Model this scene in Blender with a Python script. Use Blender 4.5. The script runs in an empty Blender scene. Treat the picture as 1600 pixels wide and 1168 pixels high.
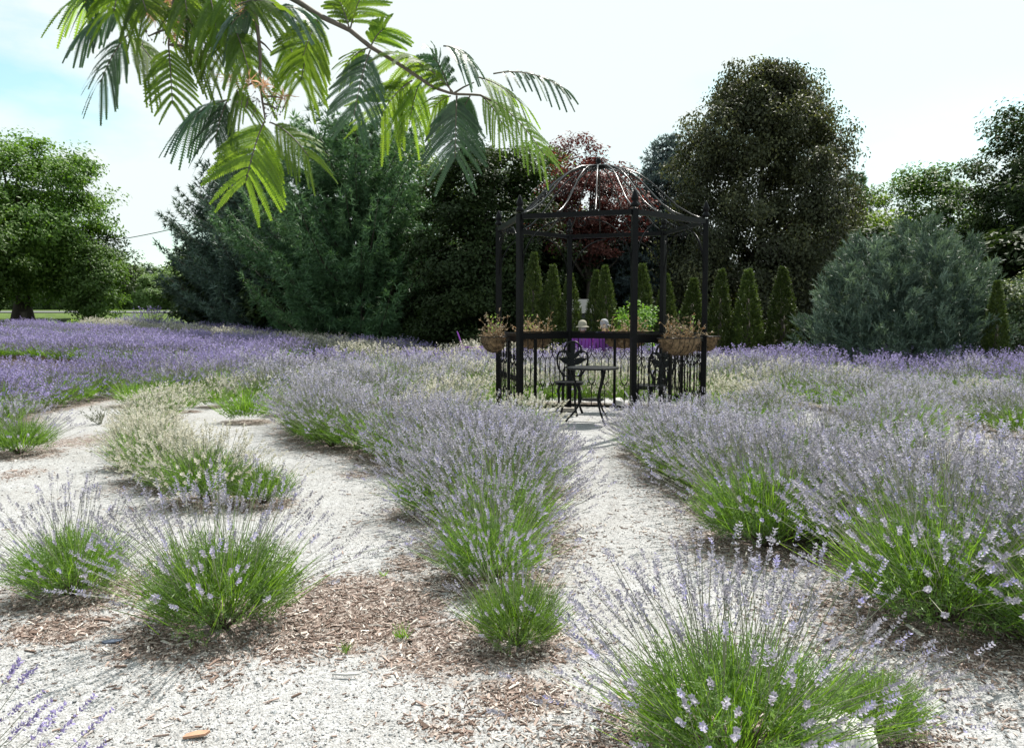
import bpy, math, random
import numpy as np
from mathutils import Vector
R = math.radians
rng = np.random.default_rng(7)
random.seed(7)
scene = bpy.context.scene
COL = scene.collection

# ------------------------------------------------------------------ camera
EYE = 1.25; FPX = 1250.0; HORIZ = 502.0
PITCH = math.atan((584 - HORIZ) / FPX)
cam_d = bpy.data.cameras.new('camera'); cam = bpy.data.objects.new('camera', cam_d); COL.objects.link(cam)
cam_d.sensor_width = 36; cam_d.lens = 36 * FPX / 1600
cam_d.clip_start = 0.05; cam_d.clip_end = 3000
cam.location = (0, 0, EYE); cam.rotation_euler = (R(90) - PITCH, 0, 0)
scene.camera = cam

# ------------------------------------------------------------------ world and sun
SUN_AZ, SUN_EL = R(36), R(60)          # azimuth clockwise from +Y (away from the camera)
w = bpy.data.worlds.new('World'); scene.world = w; w.use_nodes = True
nt = w.node_tree; nt.nodes.clear(); N = nt.nodes; L = nt.links
out = N.new('ShaderNodeOutputWorld'); bg = N.new('ShaderNodeBackground')
sky = N.new('ShaderNodeTexSky'); sky.sky_type = 'NISHITA'; sky.sun_disc = False
sky.sun_elevation = SUN_EL; sky.sun_rotation = SUN_AZ; sky.air_density = 1.0; sky.dust_density = 1.5
tc = N.new('ShaderNodeTexCoord'); mp = N.new('ShaderNodeMapping'); mp.inputs['Scale'].default_value = (1.0, 1.0, 2.6)
nz = N.new('ShaderNodeTexNoise'); nz.inputs['Scale'].default_value = 2.3; nz.inputs['Detail'].default_value = 7; nz.inputs['Roughness'].default_value = 0.55
mp.inputs['Location'].default_value = (0.35, 0.9, 0.2)
rmp = N.new('ShaderNodeValToRGB'); rmp.color_ramp.elements[0].position = 0.37; rmp.color_ramp.elements[1].position = 0.50
mx = N.new('ShaderNodeMixRGB'); mx.inputs[2].default_value = (9.0, 9.9, 9.9, 1)
SKY_GAIN = N.new('ShaderNodeMixRGB'); SKY_GAIN.blend_type = 'MULTIPLY'; SKY_GAIN.inputs[0].default_value = 1; SKY_GAIN.inputs[2].default_value = (2.2, 2.5, 1.95, 1)
L.new(tc.outputs['Generated'], mp.inputs[0]); L.new(mp.outputs[0], nz.inputs['Vector']); L.new(nz.outputs[0], rmp.inputs[0])
L.new(sky.outputs[0], SKY_GAIN.inputs[1]); L.new(SKY_GAIN.outputs[0], mx.inputs[1]); L.new(rmp.outputs[0], mx.inputs[0]); L.new(mx.outputs[0], bg.inputs[0]); L.new(bg.outputs[0], out.inputs[0])
bg.inputs[1].default_value = 0.062
sd = bpy.data.lights.new('sun', 'SUN'); so = bpy.data.objects.new('sun', sd); COL.objects.link(so)
sd.energy = 5.0; sd.angle = R(0.53); sd.color = (1.0, 0.955, 0.88)
sdir = Vector((math.sin(SUN_AZ) * math.cos(SUN_EL), math.cos(SUN_AZ) * math.cos(SUN_EL), math.sin(SUN_EL)))
so.rotation_euler = sdir.to_track_quat('Z', 'Y').to_euler(); so.location = (8, 10, 30)
scene.view_settings.view_transform = 'Standard'; scene.view_settings.look = 'None'
scene.view_settings.gamma = 1; scene.view_settings.use_curve_mapping = False
scene.view_settings.exposure = 0.75
scene.render.engine = 'CYCLES'
scene.cycles.use_denoising = True
scene.cycles.max_bounces = 8; scene.cycles.diffuse_bounces = 3; scene.cycles.transmission_bounces = 4; scene.cycles.transparent_max_bounces = 8

# ------------------------------------------------------------------ helpers
def sm(t):
    t = np.clip(t, 0, 1); return t * t * (3 - 2 * t)
def gz(x, y):
    x = np.asarray(x, float); y = np.asarray(y, float)
    return 1.4 * sm((y - 15) / 47) * sm((1 - x) / 13) + 0.9 * sm((y - 44) / 30) * sm((-6 - x) / 10)
def g(x, y): return float(gz(x, y))
CP, SP = math.cos(PITCH), math.sin(PITCH)
def ray(px, py):
    a = (px - 800) / FPX; b = -(py - 584) / FPX
    return np.array([a, CP + b * SP, -SP + b * CP])
def at(px, py):                       # where the line of sight through a photo pixel meets the ground
    d = ray(px, py); t = 5.0
    for _ in range(60):
        p = d * t; z = g(p[0], p[1]); t = 0.5 * t + 0.5 * min(200, max(.5, (z - EYE) / d[2] if d[2] < -1e-4 else 200))
    p = d * t
    return p[0], p[1]
def pt(px, py, y):                    # point at depth y on the line of sight
    d = ray(px, py); return np.array([0, 0, EYE]) + d * (y / d[1])
def project(x, y, z):
    x = np.asarray(x, float); y = np.asarray(y, float); zz = np.asarray(z, float) - EYE
    dz = y * CP - zz * SP; up = y * SP + zz * CP
    dz = np.maximum(dz, 1e-3)
    return 800 + FPX * x / dz, 584 - FPX * up / dz
def unit(v):
    v = np.asarray(v, float); return v / np.maximum(np.linalg.norm(v, axis=-1, keepdims=True), 1e-9)
def hash2(ix, iy, s):
    n = (ix * 374761393 + iy * 668265263 + s * 1442695041) & 0xffffffff
    n = ((n ^ (n >> 13)) * 1274126177) & 0xffffffff
    return ((n ^ (n >> 16)) & 0xffff) / 65535.0
def vnoise(x, y, s=0):
    ix = np.floor(x).astype(np.int64); iy = np.floor(y).astype(np.int64); fx = sm(x - ix); fy = sm(y - iy)
    a = hash2(ix, iy, s); b = hash2(ix + 1, iy, s); c = hash2(ix, iy + 1, s); d = hash2(ix + 1, iy + 1, s)
    return (a * (1 - fx) + b * fx) * (1 - fy) + (c * (1 - fx) + d * fx) * fy
def fbm(x, y, s=0):
    return sum(vnoise(x * 2 ** i, y * 2 ** i, s + i) / 2 ** (i + 1) for i in range(4)) / 0.9375

class Geo:
    """collects quads and triangles, with a random value per face, into one mesh"""
    def __init__(s): s.V = []; s.Q = []; s.T = []; s.qr = []; s.tr = []; s.qm = []; s.tm = []; s.n = 0; s.sq = []; s.st = []
    def add(s, V, Q=None, T=None, rq=None, rt=None, m=0, smooth=False):
        V = np.asarray(V, float).reshape(-1, 3)
        if Q is not None and len(Q):
            Q = np.asarray(Q, int); s.Q.append(Q + s.n); s.qr.append(np.broadcast_to(rng.random(1) if rq is None else rq, (len(Q),))); s.qm.append(np.full(len(Q), m)); s.sq.append(np.full(len(Q), smooth))
        if T is not None and len(T):
            T = np.asarray(T, int); s.T.append(T + s.n); s.tr.append(np.broadcast_to(rng.random(1) if rt is None else rt, (len(T),))); s.tm.append(np.full(len(T), m)); s.st.append(np.full(len(T), smooth))
        s.V.append(V); s.n += len(V)
    def ribbon(s, P, W, S, r=None, m=0):          # P n,k,3  W n,k  S n,(k|1),3
        P = np.asarray(P, float); n, k, _ = P.shape; W = np.broadcast_to(W, (n, k)); S = np.broadcast_to(S, (n, k, 3)) if np.ndim(S) == 3 else np.broadcast_to(S[:, None, :], (n, k, 3))
        V = np.stack([P - S * W[..., None] / 2, P + S * W[..., None] / 2], 2).reshape(-1, 3)
        b = (np.arange(n)[:, None] * 2 * k + 2 * np.arange(k - 1)[None, :]).reshape(-1)
        Q = np.stack([b, b + 1, b + 3, b + 2], 1)
        if r is None: r = rng.random(n)
        s.add(V, Q, rq=np.repeat(r, k - 1), m=m)
    def diamonds(s, P, U, Vv, ln, wd, r=None, m=0, fold=0.0):   # leaf shapes: base P, along U, across Vv
        n = len(P); U = unit(U); Vv = unit(Vv); ln = np.broadcast_to(ln, (n,))[:, None]; wd = np.broadcast_to(wd, (n,))[:, None]
        Nn = np.cross(U, Vv)
        mid = P + U * ln * .45
        V = np.stack([P, mid + Vv * wd / 2 + Nn * wd * fold, P + U * ln, mid - Vv * wd / 2 + Nn * wd * fold], 1).reshape(-1, 3)
        b = np.arange(n) * 4
        if r is None: r = rng.random(n)
        s.add(V, np.stack([b, b + 1, b + 2, b + 3], 1), rq=r, m=m)
    def needles(s, P, D, ln, wd, r=None, m=0):    # thin triangles
        n = len(P); D = unit(D); S = unit(np.cross(D, rng.normal(size=(n, 3))))
        ln = np.broadcast_to(ln, (n,))[:, None]; wd = np.broadcast_to(wd, (n,))[:, None]
        V = np.stack([P - S * wd / 2, P + S * wd / 2, P + D * ln], 1).reshape(-1, 3); b = np.arange(n) * 3
        if r is None: r = rng.random(n)
        s.add(V, T=np.stack([b, b + 1, b + 2], 1), rt=r, m=m)
    def tube(s, pts, rad, ns=6, m=0, caps=True, rot=0.0, smooth=True, r=None):
        pts = np.asarray(pts, float); k = len(pts); rad = np.broadcast_to(rad, (k,))
        T = unit(np.gradient(pts, axis=0)); ref = np.array([0, 0, 1.0]) if abs(T[0][2]) < .9 else np.array([1.0, 0, 0])
        A = unit(np.cross(T[0], ref)); rows = []
        for i in range(k):
            A = unit(A - T[i] * np.dot(A, T[i])); B = np.cross(T[i], A)
            an = rot + np.arange(ns) * 2 * math.pi / ns
            rows.append(pts[i] + rad[i] * (np.cos(an)[:, None] * A + np.sin(an)[:, None] * B))
        V = np.concatenate(rows); Q = []
        for i in range(k - 1):
            for j in range(ns):
                j2 = (j + 1) % ns; Q.append((i * ns + j, i * ns + j2, (i + 1) * ns + j2, (i + 1) * ns + j))
        Tt = []
        if caps:
            V = np.concatenate([V, pts[:1], pts[-1:]]); c0 = k * ns; c1 = c0 + 1
            for j in range(ns):
                j2 = (j + 1) % ns; Tt += [(c0, j2, j), (c1, (k - 1) * ns + j, (k - 1) * ns + j2)]
        rr = rng.random() if r is None else r
        s.add(V, Q, Tt, rq=rr, rt=rr, m=m, smooth=smooth)
    def box(s, c, size, rz=0.0, m=0, r=None):
        x, y, z = np.asarray(size) / 2; V = np.array([(a * x, b * y, d * z) for d in (-1, 1) for a, b in ((-1, -1), (1, -1), (1, 1), (-1, 1))])
        ca, sa = math.cos(rz), math.sin(rz); V = np.stack([V[:, 0] * ca - V[:, 1] * sa, V[:, 0] * sa + V[:, 1] * ca, V[:, 2]], 1) + np.asarray(c)
        s.add(V, [(0, 3, 2, 1), (4, 5, 6, 7), (0, 1, 5, 4), (1, 2, 6, 5), (2, 3, 7, 6), (3, 0, 4, 7)], rq=rng.random() if r is None else r, m=m)
    def lathe(s, prof, c=(0, 0, 0), ns=12, m=0, smooth=True):
        prof = np.asarray(prof, float); k = len(prof); an = np.arange(ns) * 2 * math.pi / ns
        V = np.stack([prof[:, 0:1] * np.cos(an), prof[:, 0:1] * np.sin(an), np.repeat(prof[:, 1:2], ns, 1)], 2).reshape(-1, 3) + np.asarray(c)
        Q = [(i * ns + j, i * ns + (j + 1) % ns, (i + 1) * ns + (j + 1) % ns, (i + 1) * ns + j) for i in range(k - 1) for j in range(ns)]
        s.add(V, Q, m=m, smooth=smooth)
    def plate(s, poly, o, u, v, th, m=0):         # flat shape with thickness; poly convex-ish list of (a,b)
        poly = np.asarray(poly, float); o = np.asarray(o, float); u = unit(u); v = unit(v); nn = np.cross(u, v); k = len(poly)
        P = o + poly[:, 0:1] * u + poly[:, 1:2] * v
        c = P.mean(0)
        V = np.concatenate([P + nn * th / 2, P - nn * th / 2, [c + nn * th / 2], [c - nn * th / 2]])
        T = []; Q = []
        for i in range(k):
            j = (i + 1) % k; T += [(2 * k, i, j), (2 * k + 1, k + j, k + i)]; Q.append((i, k + i, k + j, j))
        s.add(V, Q, T, m=m)
    def mesh(s, name, mats):
        me = bpy.data.meshes.new(name)
        V = np.concatenate(s.V) if s.V else np.zeros((0, 3))
        Q = np.concatenate(s.Q) if s.Q else np.zeros((0, 4), int); T = np.concatenate(s.T) if s.T else np.zeros((0, 3), int)
        me.vertices.add(len(V)); me.vertices.foreach_set('co', V.astype(np.float32).ravel())
        lv = np.concatenate([Q.ravel(), T.ravel()]).astype(np.int32)
        st = np.concatenate([np.arange(len(Q)) * 4, len(Q) * 4 + np.arange(len(T)) * 3]).astype(np.int32)
        me.loops.add(len(lv)); me.loops.foreach_set('vertex_index', lv)
        me.polygons.add(len(st)); me.polygons.foreach_set('loop_start', st)
        mi = np.concatenate(s.qm + s.tm).astype(np.int32) if st.size else np.zeros(0, np.int32)
        me.polygons.foreach_set('material_index', mi)
        me.polygons.foreach_set('use_smooth', np.concatenate(s.sq + s.st).astype(bool))
        a = me.attributes.new('rnd', 'FLOAT', 'FACE'); a.data.foreach_set('value', np.concatenate(s.qr + s.tr).astype(np.float32))
        for m in (mats if isinstance(mats, (list, tuple)) else [mats]): me.materials.append(m)
        me.update(calc_edges=True); me.validate(verbose=False)
        return me
def link(name, data=None, parent=None, loc=None, rz=None, scale=None):
    o = bpy.data.objects.new(name, data); COL.objects.link(o)
    if parent is not None: o.parent = parent
    if loc is not None: o.location = loc
    if rz is not None: o.rotation_euler = (0, 0, rz)
    if scale is not None: o.scale = (scale,) * 3 if np.isscalar(scale) else scale
    return o
def tag(o, label, cat, group=None):
    o['label'] = label; o['category'] = cat
    if group: o['group'] = group
    return o
def thing(name, label, cat, loc=(0, 0, 0), rz=0, group=None, scale=None):
    return tag(link(name, None, None, loc, rz, scale), label, cat, group)
def part(name, geo, mats, parent, **k): return link(name, geo.mesh(name, mats), parent, **k)
def copy_tree(o, parent=None):
    c = o.copy(); COL.objects.link(c)
    if parent is not None: c.parent = parent
    for ch in o.children: copy_tree(ch, c)
    return c

# ------------------------------------------------------------------ materials
def mat(name):
    m = bpy.data.materials.new(name); m.use_nodes = True; t = m.node_tree; t.nodes.clear()
    o = t.nodes.new('ShaderNodeOutputMaterial'); return m, t, o
def ramp(t, stops, fac, interp='LINEAR'):
    r = t.nodes.new('ShaderNodeValToRGB'); r.color_ramp.interpolation = interp; e = r.color_ramp.elements
    while len(e) < len(stops): e.new(0.5)
    for i, (p, c) in enumerate(stops): e[i].position = p; e[i].color = (*c, 1)
    t.links.new(fac, r.inputs[0]); return r.outputs[0]
def leafmat(name, stops, trans=0.35, tgain=(1.6, 1.7, .8), rough=.5, spec=.35, objvar=.25):
    m, t, o = mat(name)
    a = t.nodes.new('ShaderNodeAttribute'); a.attribute_name = 'rnd'
    c = ramp(t, stops, a.outputs['Fac'])
    oi = t.nodes.new('ShaderNodeObjectInfo'); mr = t.nodes.new('ShaderNodeMapRange'); mr.inputs[3].default_value = 1 - objvar; mr.inputs[4].default_value = 1 + objvar
    t.links.new(oi.outputs['Random'], mr.inputs[0])
    mu = t.nodes.new('ShaderNodeVectorMath'); mu.operation = 'SCALE'; t.links.new(c, mu.inputs[0]); t.links.new(mr.outputs[0], mu.inputs['Scale'])
    p = t.nodes.new('ShaderNodeBsdfPrincipled'); p.inputs['Roughness'].default_value = rough; p.inputs['Specular IOR Level'].default_value = spec
    t.links.new(mu.outputs[0], p.inputs['Base Color'])
    tr = t.nodes.new('ShaderNodeBsdfTranslucent'); tm = t.nodes.new('ShaderNodeVectorMath'); tm.operation = 'MULTIPLY'; tm.inputs[1].default_value = tgain
    t.links.new(mu.outputs[0], tm.inputs[0]); t.links.new(tm.outputs[0], tr.inputs[0])
    ms = t.nodes.new('ShaderNodeMixShader'); ms.inputs[0].default_value = trans
    t.links.new(p.outputs[0], ms.inputs[1]); t.links.new(tr.outputs[0], ms.inputs[2]); t.links.new(ms.outputs[0], o.inputs[0])
    return m
def solid(name, col, rough=.5, metal=0., spec=.5, var=.25, nscale=30., bump=.0, col2=None):
    m, t, o = mat(name)
    p = t.nodes.new('ShaderNodeBsdfPrincipled'); p.inputs['Roughness'].default_value = rough; p.inputs['Metallic'].default_value = metal; p.inputs['Specular IOR Level'].default_value = spec
    tcn = t.nodes.new('ShaderNodeTexCoord'); n = t.nodes.new('ShaderNodeTexNoise'); n.inputs['Scale'].default_value = nscale; n.inputs['Detail'].default_value = 5
    t.links.new(tcn.outputs['Object'], n.inputs['Vector'])
    c2 = col2 or tuple(min(1, x * (1 + var)) for x in col)
    t.links.new(ramp(t, [(.3, tuple(x * (1 - var) for x in col)), (.7, c2)], n.outputs[0]), p.inputs['Base Color'])
    if bump:
        b = t.nodes.new('ShaderNodeBump'); b.inputs['Strength'].default_value = bump; b.inputs['Distance'].default_value = .01
        t.links.new(n.outputs[0], b.inputs['Height']); t.links.new(b.outputs[0], p.inputs['Normal'])
    t.links.new(p.outputs[0], o.inputs[0]); return m
M = {}
M['stalk'] = leafmat('lavender_green', [(0, (0.097, 0.184, 0.024)), (.5, (0.140, 0.259, 0.035)), (1, (0.205, 0.313, 0.054))], .42, (1.5, 1.6, .7))
M['leafy'] = leafmat('lavender_leaf', [(0, (0.094, 0.163, 0.056)), (.6, (0.144, 0.237, 0.069)), (1, (0.237, 0.312, 0.163))], .35, (1.4, 1.5, .8))
M['stem'] = leafmat('flower_stem', [(0, (.13, .15, .09)), (1, (.24, .24, .19))], .2, (1, 1, .9))
M['mauve'] = leafmat('faded_mauve_flower', [(0, (0.197, 0.184, 0.205)), (.45, (0.334, 0.321, 0.368)), (.80, (0.445, 0.428, 0.496)), (.88, (0.368, 0.351, 0.565)), (1, (0.368, 0.334, 0.650))], .28, (1.1, 1.1, 1.12), .6, .2, .12)
M['violet'] = leafmat('violet_flower', [(0, (0.152, 0.124, 0.216)), (.5, (0.256, 0.216, 0.400)), (1, (0.376, 0.328, 0.576))], .25, (1.1, 1.1, 1.2), .6, .2, .15)
M['cream'] = leafmat('cream_flower', [(0, (0.357, 0.332, 0.255)), (.5, (0.544, 0.518, 0.433)), (1, (0.697, 0.680, 0.637))], .3, (1.1, 1.1, 1.0), .6, .2, .1)
M['wood'] = solid('woody_stem', (.07, .05, .035), .8, nscale=60, bump=.4)
M['bark'] = solid('bark', (.06, .05, .04), .9, nscale=12, bump=.8)
M['iron'] = solid('black_painted_iron', (.006, .006, .007), .28, spec=.08, nscale=40, bump=.03)
M['ribiron'] = solid('glossy_black_iron', (.010, .010, .011), .25, spec=.55, nscale=40)
M['castiron'] = solid('dark_cast_iron', (.007, .008, .009), .36, spec=.14, nscale=40, bump=.1)
M['coco'] = solid('coconut_fibre', (.17, .11, .062), .95, nscale=22, bump=1.0, var=.65)
M['rock'] = solid('pale_limestone', (.50, .49, .47), .85, nscale=9, bump=.7, var=.15)
M['brick'] = solid('concrete_paver', (.35, .32, .28), .9, nscale=30, bump=.4)
M['purple'] = solid('purple_paint', (.20, .05, .33), .4, nscale=8, var=.15)
M['magenta'] = solid('magenta_cloth', (.30, .03, .28), .8, nscale=6, var=.3)
M['blue'] = solid('navy_cloth', (.05, .06, .12), .85, nscale=10)
M['skin'] = solid('skin', (.48, .27, .19), .5, nscale=12, var=.1)
M['hat'] = solid('pale_hat_cloth', (.27, .25, .20), .85, nscale=25, var=.12, bump=.3)
M['cap'] = solid('white_speckled_cloth', (.27, .27, .29), .85, nscale=60, var=.3)
M['hair'] = solid('grey_hair', (.35, .33, .31), .7, nscale=80, var=.3)
M['grey'] = solid('weathered_grey_board', (.06, .068, .072), .8, nscale=8, var=.1)
M['asphalt'] = solid('worn_asphalt', (.09, .092, .095), .9, nscale=3, var=.15)
M['cable'] = solid('black_cable', (.03, .03, .03), .6)
M['bluegrey'] = solid('blue_grey_plastic', (.10, .12, .17), .5, nscale=20)
M['chipwood'] = solid('reddish_wood', (.45, .26, .17), .8, nscale=25, bump=.3)
M['dried'] = leafmat('dried_plant', [(0, (0.105, 0.068, 0.038)), (.45, (0.255, 0.188, 0.112)), (.85, (0.390, 0.330, 0.247)), (1, (0.375, 0.180, 0.075))], .3, (1.1, 1, .8))
M['hosta'] = leafmat('pale_plant', [(0, (.10, .20, .04)), (1, (.28, .36, .12))], .3)
def ground_material():
    m, t, o = mat('gravel_and_mulch'); nn = t.nodes; ll = t.links
    tcn = nn.new('ShaderNodeTexCoord')
    def noise(sc, det=5, rough=.6, vec=None):
        n = nn.new('ShaderNodeTexNoise'); n.inputs['Scale'].default_value = sc; n.inputs['Detail'].default_value = det; n.inputs['Roughness'].default_value = rough
        ll.new(vec or tcn.outputs['Object'], n.inputs['Vector']); return n.outputs[0]
    def vor(sc, feat='F1', vec=None):
        n = nn.new('ShaderNodeTexVoronoi'); n.inputs['Scale'].default_value = sc; n.feature = feat
        ll.new(vec or tcn.outputs['Object'], n.inputs['Vector']); return n
    def math_(op, a, b):
        n = nn.new('ShaderNodeMath'); n.operation = op
        for i, v in enumerate((a, b)):
            if isinstance(v, (int, float)): n.inputs[i].default_value = v
            else: ll.new(v, n.inputs[i])
        return n.outputs[0]
    def mixc(f, a, b, mode='MIX'):
        n = nn.new('ShaderNodeMixRGB'); n.blend_type = mode
        for i, v in enumerate((f, a, b)):
            if isinstance(v, (int, float)): n.inputs[i].default_value = v
            elif isinstance(v, tuple): n.inputs[i].default_value = (*v, 1)
            else: ll.new(v, n.inputs[i])
        return n.outputs[0]
    # gravel: small pale stones, each cell its own tone
    v1 = vor(125.0); v2 = vor(62.0)
    sep = nn.new('ShaderNodeSeparateColor'); ll.new(v1.outputs['Color'], sep.inputs[0])
    sep2 = nn.new('ShaderNodeSeparateColor'); ll.new(v2.outputs['Color'], sep2.inputs[0])
    gcol = ramp(t, [(0, (.21, .205, .20)), (.22, (.35, .35, .35)), (.6, (.42, .425, .43)), (1, (.55, .555, .56))], sep.outputs[0])
    gcol = mixc(.35, gcol, ramp(t, [(0, (.23, .225, .22)), (.3, (.39, .39, .39)), (1, (.50, .505, .51))], sep2.outputs[1]))
    dirt = ramp(t, [(.35, (1, 1, 1)), (.75, (.80, .78, .75))], noise(1.7, 6, .65))
    gcol = mixc(1.0, gcol, dirt, 'MULTIPLY')
    fine = ramp(t, [(.38, (.72, .70, .69)), (.50, (1, 1, 1))], noise(38, 4, .7))
    gcol = mixc(.75, gcol, fine, 'MULTIPLY')
    # mulch: shredded bark slivers
    mpn = nn.new('ShaderNodeMapping'); mpn.inputs['Scale'].default_value = (1, .33, 1); mpn.inputs['Rotation'].default_value = (0, 0, .6)
    wv = nn.new('ShaderNodeTexNoise'); wv.inputs['Scale'].default_value = 7; ll.new(tcn.outputs['Object'], wv.inputs['Vector'])
    addv = nn.new('ShaderNodeVectorMath'); addv.operation = 'MULTIPLY_ADD'; addv.inputs[1].default_value = (.25, .25, 0); ll.new(wv.outputs['Color'], addv.inputs[0]); ll.new(tcn.outputs['Object'], addv.inputs[2])
    ll.new(addv.outputs[0], mpn.inputs[0])
    v3 = vor(120.0, 'F1', mpn.outputs[0]); sep3 = nn.new('ShaderNodeSeparateColor'); ll.new(v3.outputs['Color'], sep3.inputs[0])
    mcol = ramp(t, [(0, (.085, .066, .057)), (.4, (.19, .152, .134)), (.75, (.30, .255, .232)), (.92, (.42, .385, .36)), (1, (.52, .49, .47))], sep3.outputs[0])
    mcol = mixc(.7, mcol, ramp(t, [(.3, (.75, .66, .58)), (.7, (1.12, 1.1, 1.1))], noise(2.2, 6, .65)), 'MULTIPLY')
    # lawn
    lcol = ramp(t, [(.3, (.05, .085, .018)), (.7, (.115, .17, .04))], noise(1.2, 8, .7))
    soil = ramp(t, [(.3, (.035, .028, .02)), (.7, (.07, .055, .035))], noise(3, 6, .6))
    am = nn.new('ShaderNodeAttribute'); am.attribute_name = 'mulch'; al = nn.new('ShaderNodeAttribute'); al.attribute_name = 'lawn'; asx = nn.new('ShaderNodeAttribute'); asx.attribute_name = 'soil'
    f = math_('ADD', am.outputs['Fac'], math_('MULTIPLY', math_('SUBTRACT', noise(14, 8, .8), .5), 1.3))
    fm = ramp(t, [(.44, (0, 0, 0)), (.60, (1, 1, 1))], f)
    c = mixc(fm, gcol, mcol); c = mixc(al.outputs['Fac'], c, lcol); c = mixc(asx.outputs['Fac'], c, soil)
    p = nn.new('ShaderNodeBsdfPrincipled'); p.inputs['Roughness'].default_value = .93; p.inputs['Specular IOR Level'].default_value = .15
    ll.new(c, p.inputs['Base Color'])
    hgt = math_('ADD', math_('MULTIPLY', v1.outputs['Distance'], -.9), math_('MULTIPLY', sep.outputs[1], .7))
    hgt = math_('ADD', hgt, math_('MULTIPLY', sep3.outputs[1], .55))
    b = nn.new('ShaderNodeBump'); b.inputs['Strength'].default_value = .8; b.inputs['Distance'].default_value = .008
    ll.new(hgt, b.inputs['Height']); ll.new(b.outputs[0], p.inputs['Normal']); ll.new(p.outputs[0], o.inputs[0])
    return m
M['ground'] = ground_material()
M['stone'] = leafmat('gravel_stone', [(0, (.24, .235, .23)), (.35, (.37, .37, .37)), (1, (.53, .535, .54))], 0.0, objvar=0, rough=.9, spec=.2)
M['chip'] = leafmat('mulch_chip', [(0, (0.098, 0.069, 0.054)), (.35, (0.244, 0.175, 0.146)), (.7, (0.390, 0.312, 0.273)), (.9, (0.565, 0.508, 0.459)), (1, (0.703, 0.663, 0.614))], 0.0, objvar=0, rough=.9, spec=.15)

# ------------------------------------------------------------------ where everything of the labyrinth stands
GX, GY, GR, GB = 1.07, 10.05, 1.31, R(11.5)         # gazebo centre, radius, turn
def ringpt(r, phi): return GX + r * math.sin(R(phi)), GY - r * math.cos(R(phi))
bushes = []      # x, y, scale, colour, bloom, row key
def bush(x, y, s=1.0, col='mauve', bloom=1.0, key=None, label=None): bushes.append([x, y, s, col, bloom, key, label])
def arc(r, p0, p1, col, key, sp=.50, s=(.9, 1.1), r1=None, bloom=1.0, skip=(), green=.1):
    r1 = r if r1 is None else r1; length = abs(R(p1 - p0)) * (r + r1) / 2; n = max(2, int(length / sp) + 1)
    for i in range(n):
        f = i / (n - 1); ph = p0 + (p1 - p0) * f
        if any(a <= ph <= b for a, b in skip): continue
        x, y = ringpt(r + (r1 - r) * f + random.uniform(-.09, .09), ph + random.uniform(-1, 1) * 4 / r)
        c = col if isinstance(col, str) else random.choices(list(col), list(col.values()))[0]
        bush(x, y, random.uniform(*s), c, bloom if random.random() > green else .35, key)
def line(a, b, col, key, sp=.58, s=(.9, 1.1), off=0.0):
    n = int(math.hypot(b[0] - a[0], b[1] - a[1]) / sp) + 1
    for i in range(n):
        f = i / max(1, n - 1)
        bush(a[0] + (b[0] - a[0]) * f + random.uniform(-.12, .12), a[1] + (b[1] - a[1]) * f + off * f * (1 - f) + random.uniform(-.12, .12), random.uniform(*s), col, 1.0 if random.random() > .1 else .5, key)
ROWS = {
 'r2': ('lavender bush in the ring pressed against the gazebo railing', 'lavender bushes ringing the gazebo'),
 'r3l': ('faded mauve lavender bush in the ring curving away left of the gazebo', 'mauve lavender left of the gazebo'),
 'r3r': ('faded mauve lavender bush in the second ring, right of the gazebo', 'mauve lavender in the second ring right of the gazebo'),
 'r3b': ('grey lavender bush in the second ring behind the gazebo', 'grey lavender behind the gazebo'),
 'r5w': ('cream-flowered lavender bush in the short pale row between two gravel paths', 'cream lavender in the pale row'),
 'r5r': ('faded mauve lavender bush in the third ring at right, behind the front hedge', 'mauve lavender in the third ring'),
 'r5b': ('pale lavender bush in the cream and grey arc beyond the gazebo', 'pale lavender beyond the gazebo'),
 'r7r': ('large faded mauve lavender bush in the nearest hedge along the right edge', 'mauve lavender in the nearest right hedge'),
 'r7b': ('violet lavender bush in the inner purple arc behind the gazebo', 'violet lavender in the inner purple arc'),
 'r8b': ('violet lavender bush in the outermost purple arc in front of the dark trees', 'violet lavender in the outermost arc'),
 'row2': ('faded mauve lavender bush in the thick hedge left of the gravel path to the gazebo', 'mauve lavender left of the entrance path'),
 'edge': ('faded mauve lavender bush on the right bank of the gravel path to the gazebo', 'mauve lavender right of the entrance path'),
 'l1': ('violet lavender bush in the front purple row bordering the left gravel path', 'violet lavender beside the left path'),
 'l1b': ('violet lavender bush in the second purple row of the left field', 'violet lavender in the second left row'),
 'l2': ('violet lavender bush in the long middle purple row of the left field', 'violet lavender in the middle left row'),
 'l3': ('deep violet lavender bush in the dark band towards the pines', 'violet lavender in the dark far band'),
 'l4': ('cream lavender bush in the pale strip below the pines', 'cream lavender in the strip below the pines'),
}
# hand-placed bushes that stand out
bush(.02, 3.02, .60, 'mauve', .30, None, 'small green lavender at the near tip of the hedge left of the path')
bush(-.10, 3.80, .78, 'mauve', .9, None, 'straggly mauve lavender just behind the small green tip plant of the hedge')
bush(-.08, 4.42, 1.02, 'mauve', 1.0, None, 'tall mauve lavender with a bright green front midway in the hedge left of the path')
bush(-1.2, 3.22, .93, 'mauve', .75, None, 'round green lavender with thin mauve spikes on brown mulch at left')
bush(-2.03, 3.62, .80, 'mauve', .75, None, 'round lavender cut by the left picture edge, spikes leaning up over gravel')
bush(.62, 2.16, .93, 'mauve', 1.0, None, 'large lavender with tall thin mauve spikes beside the white rock in front')
bush(1.10, 2.36, .50, 'mauve', .12, None, 'small grey-green lavender just right of the white rock')
bush(-1.35, 1.44, .87, 'violet', 1.0, None, 'deep violet lavender poking into the bottom left corner')
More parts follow.
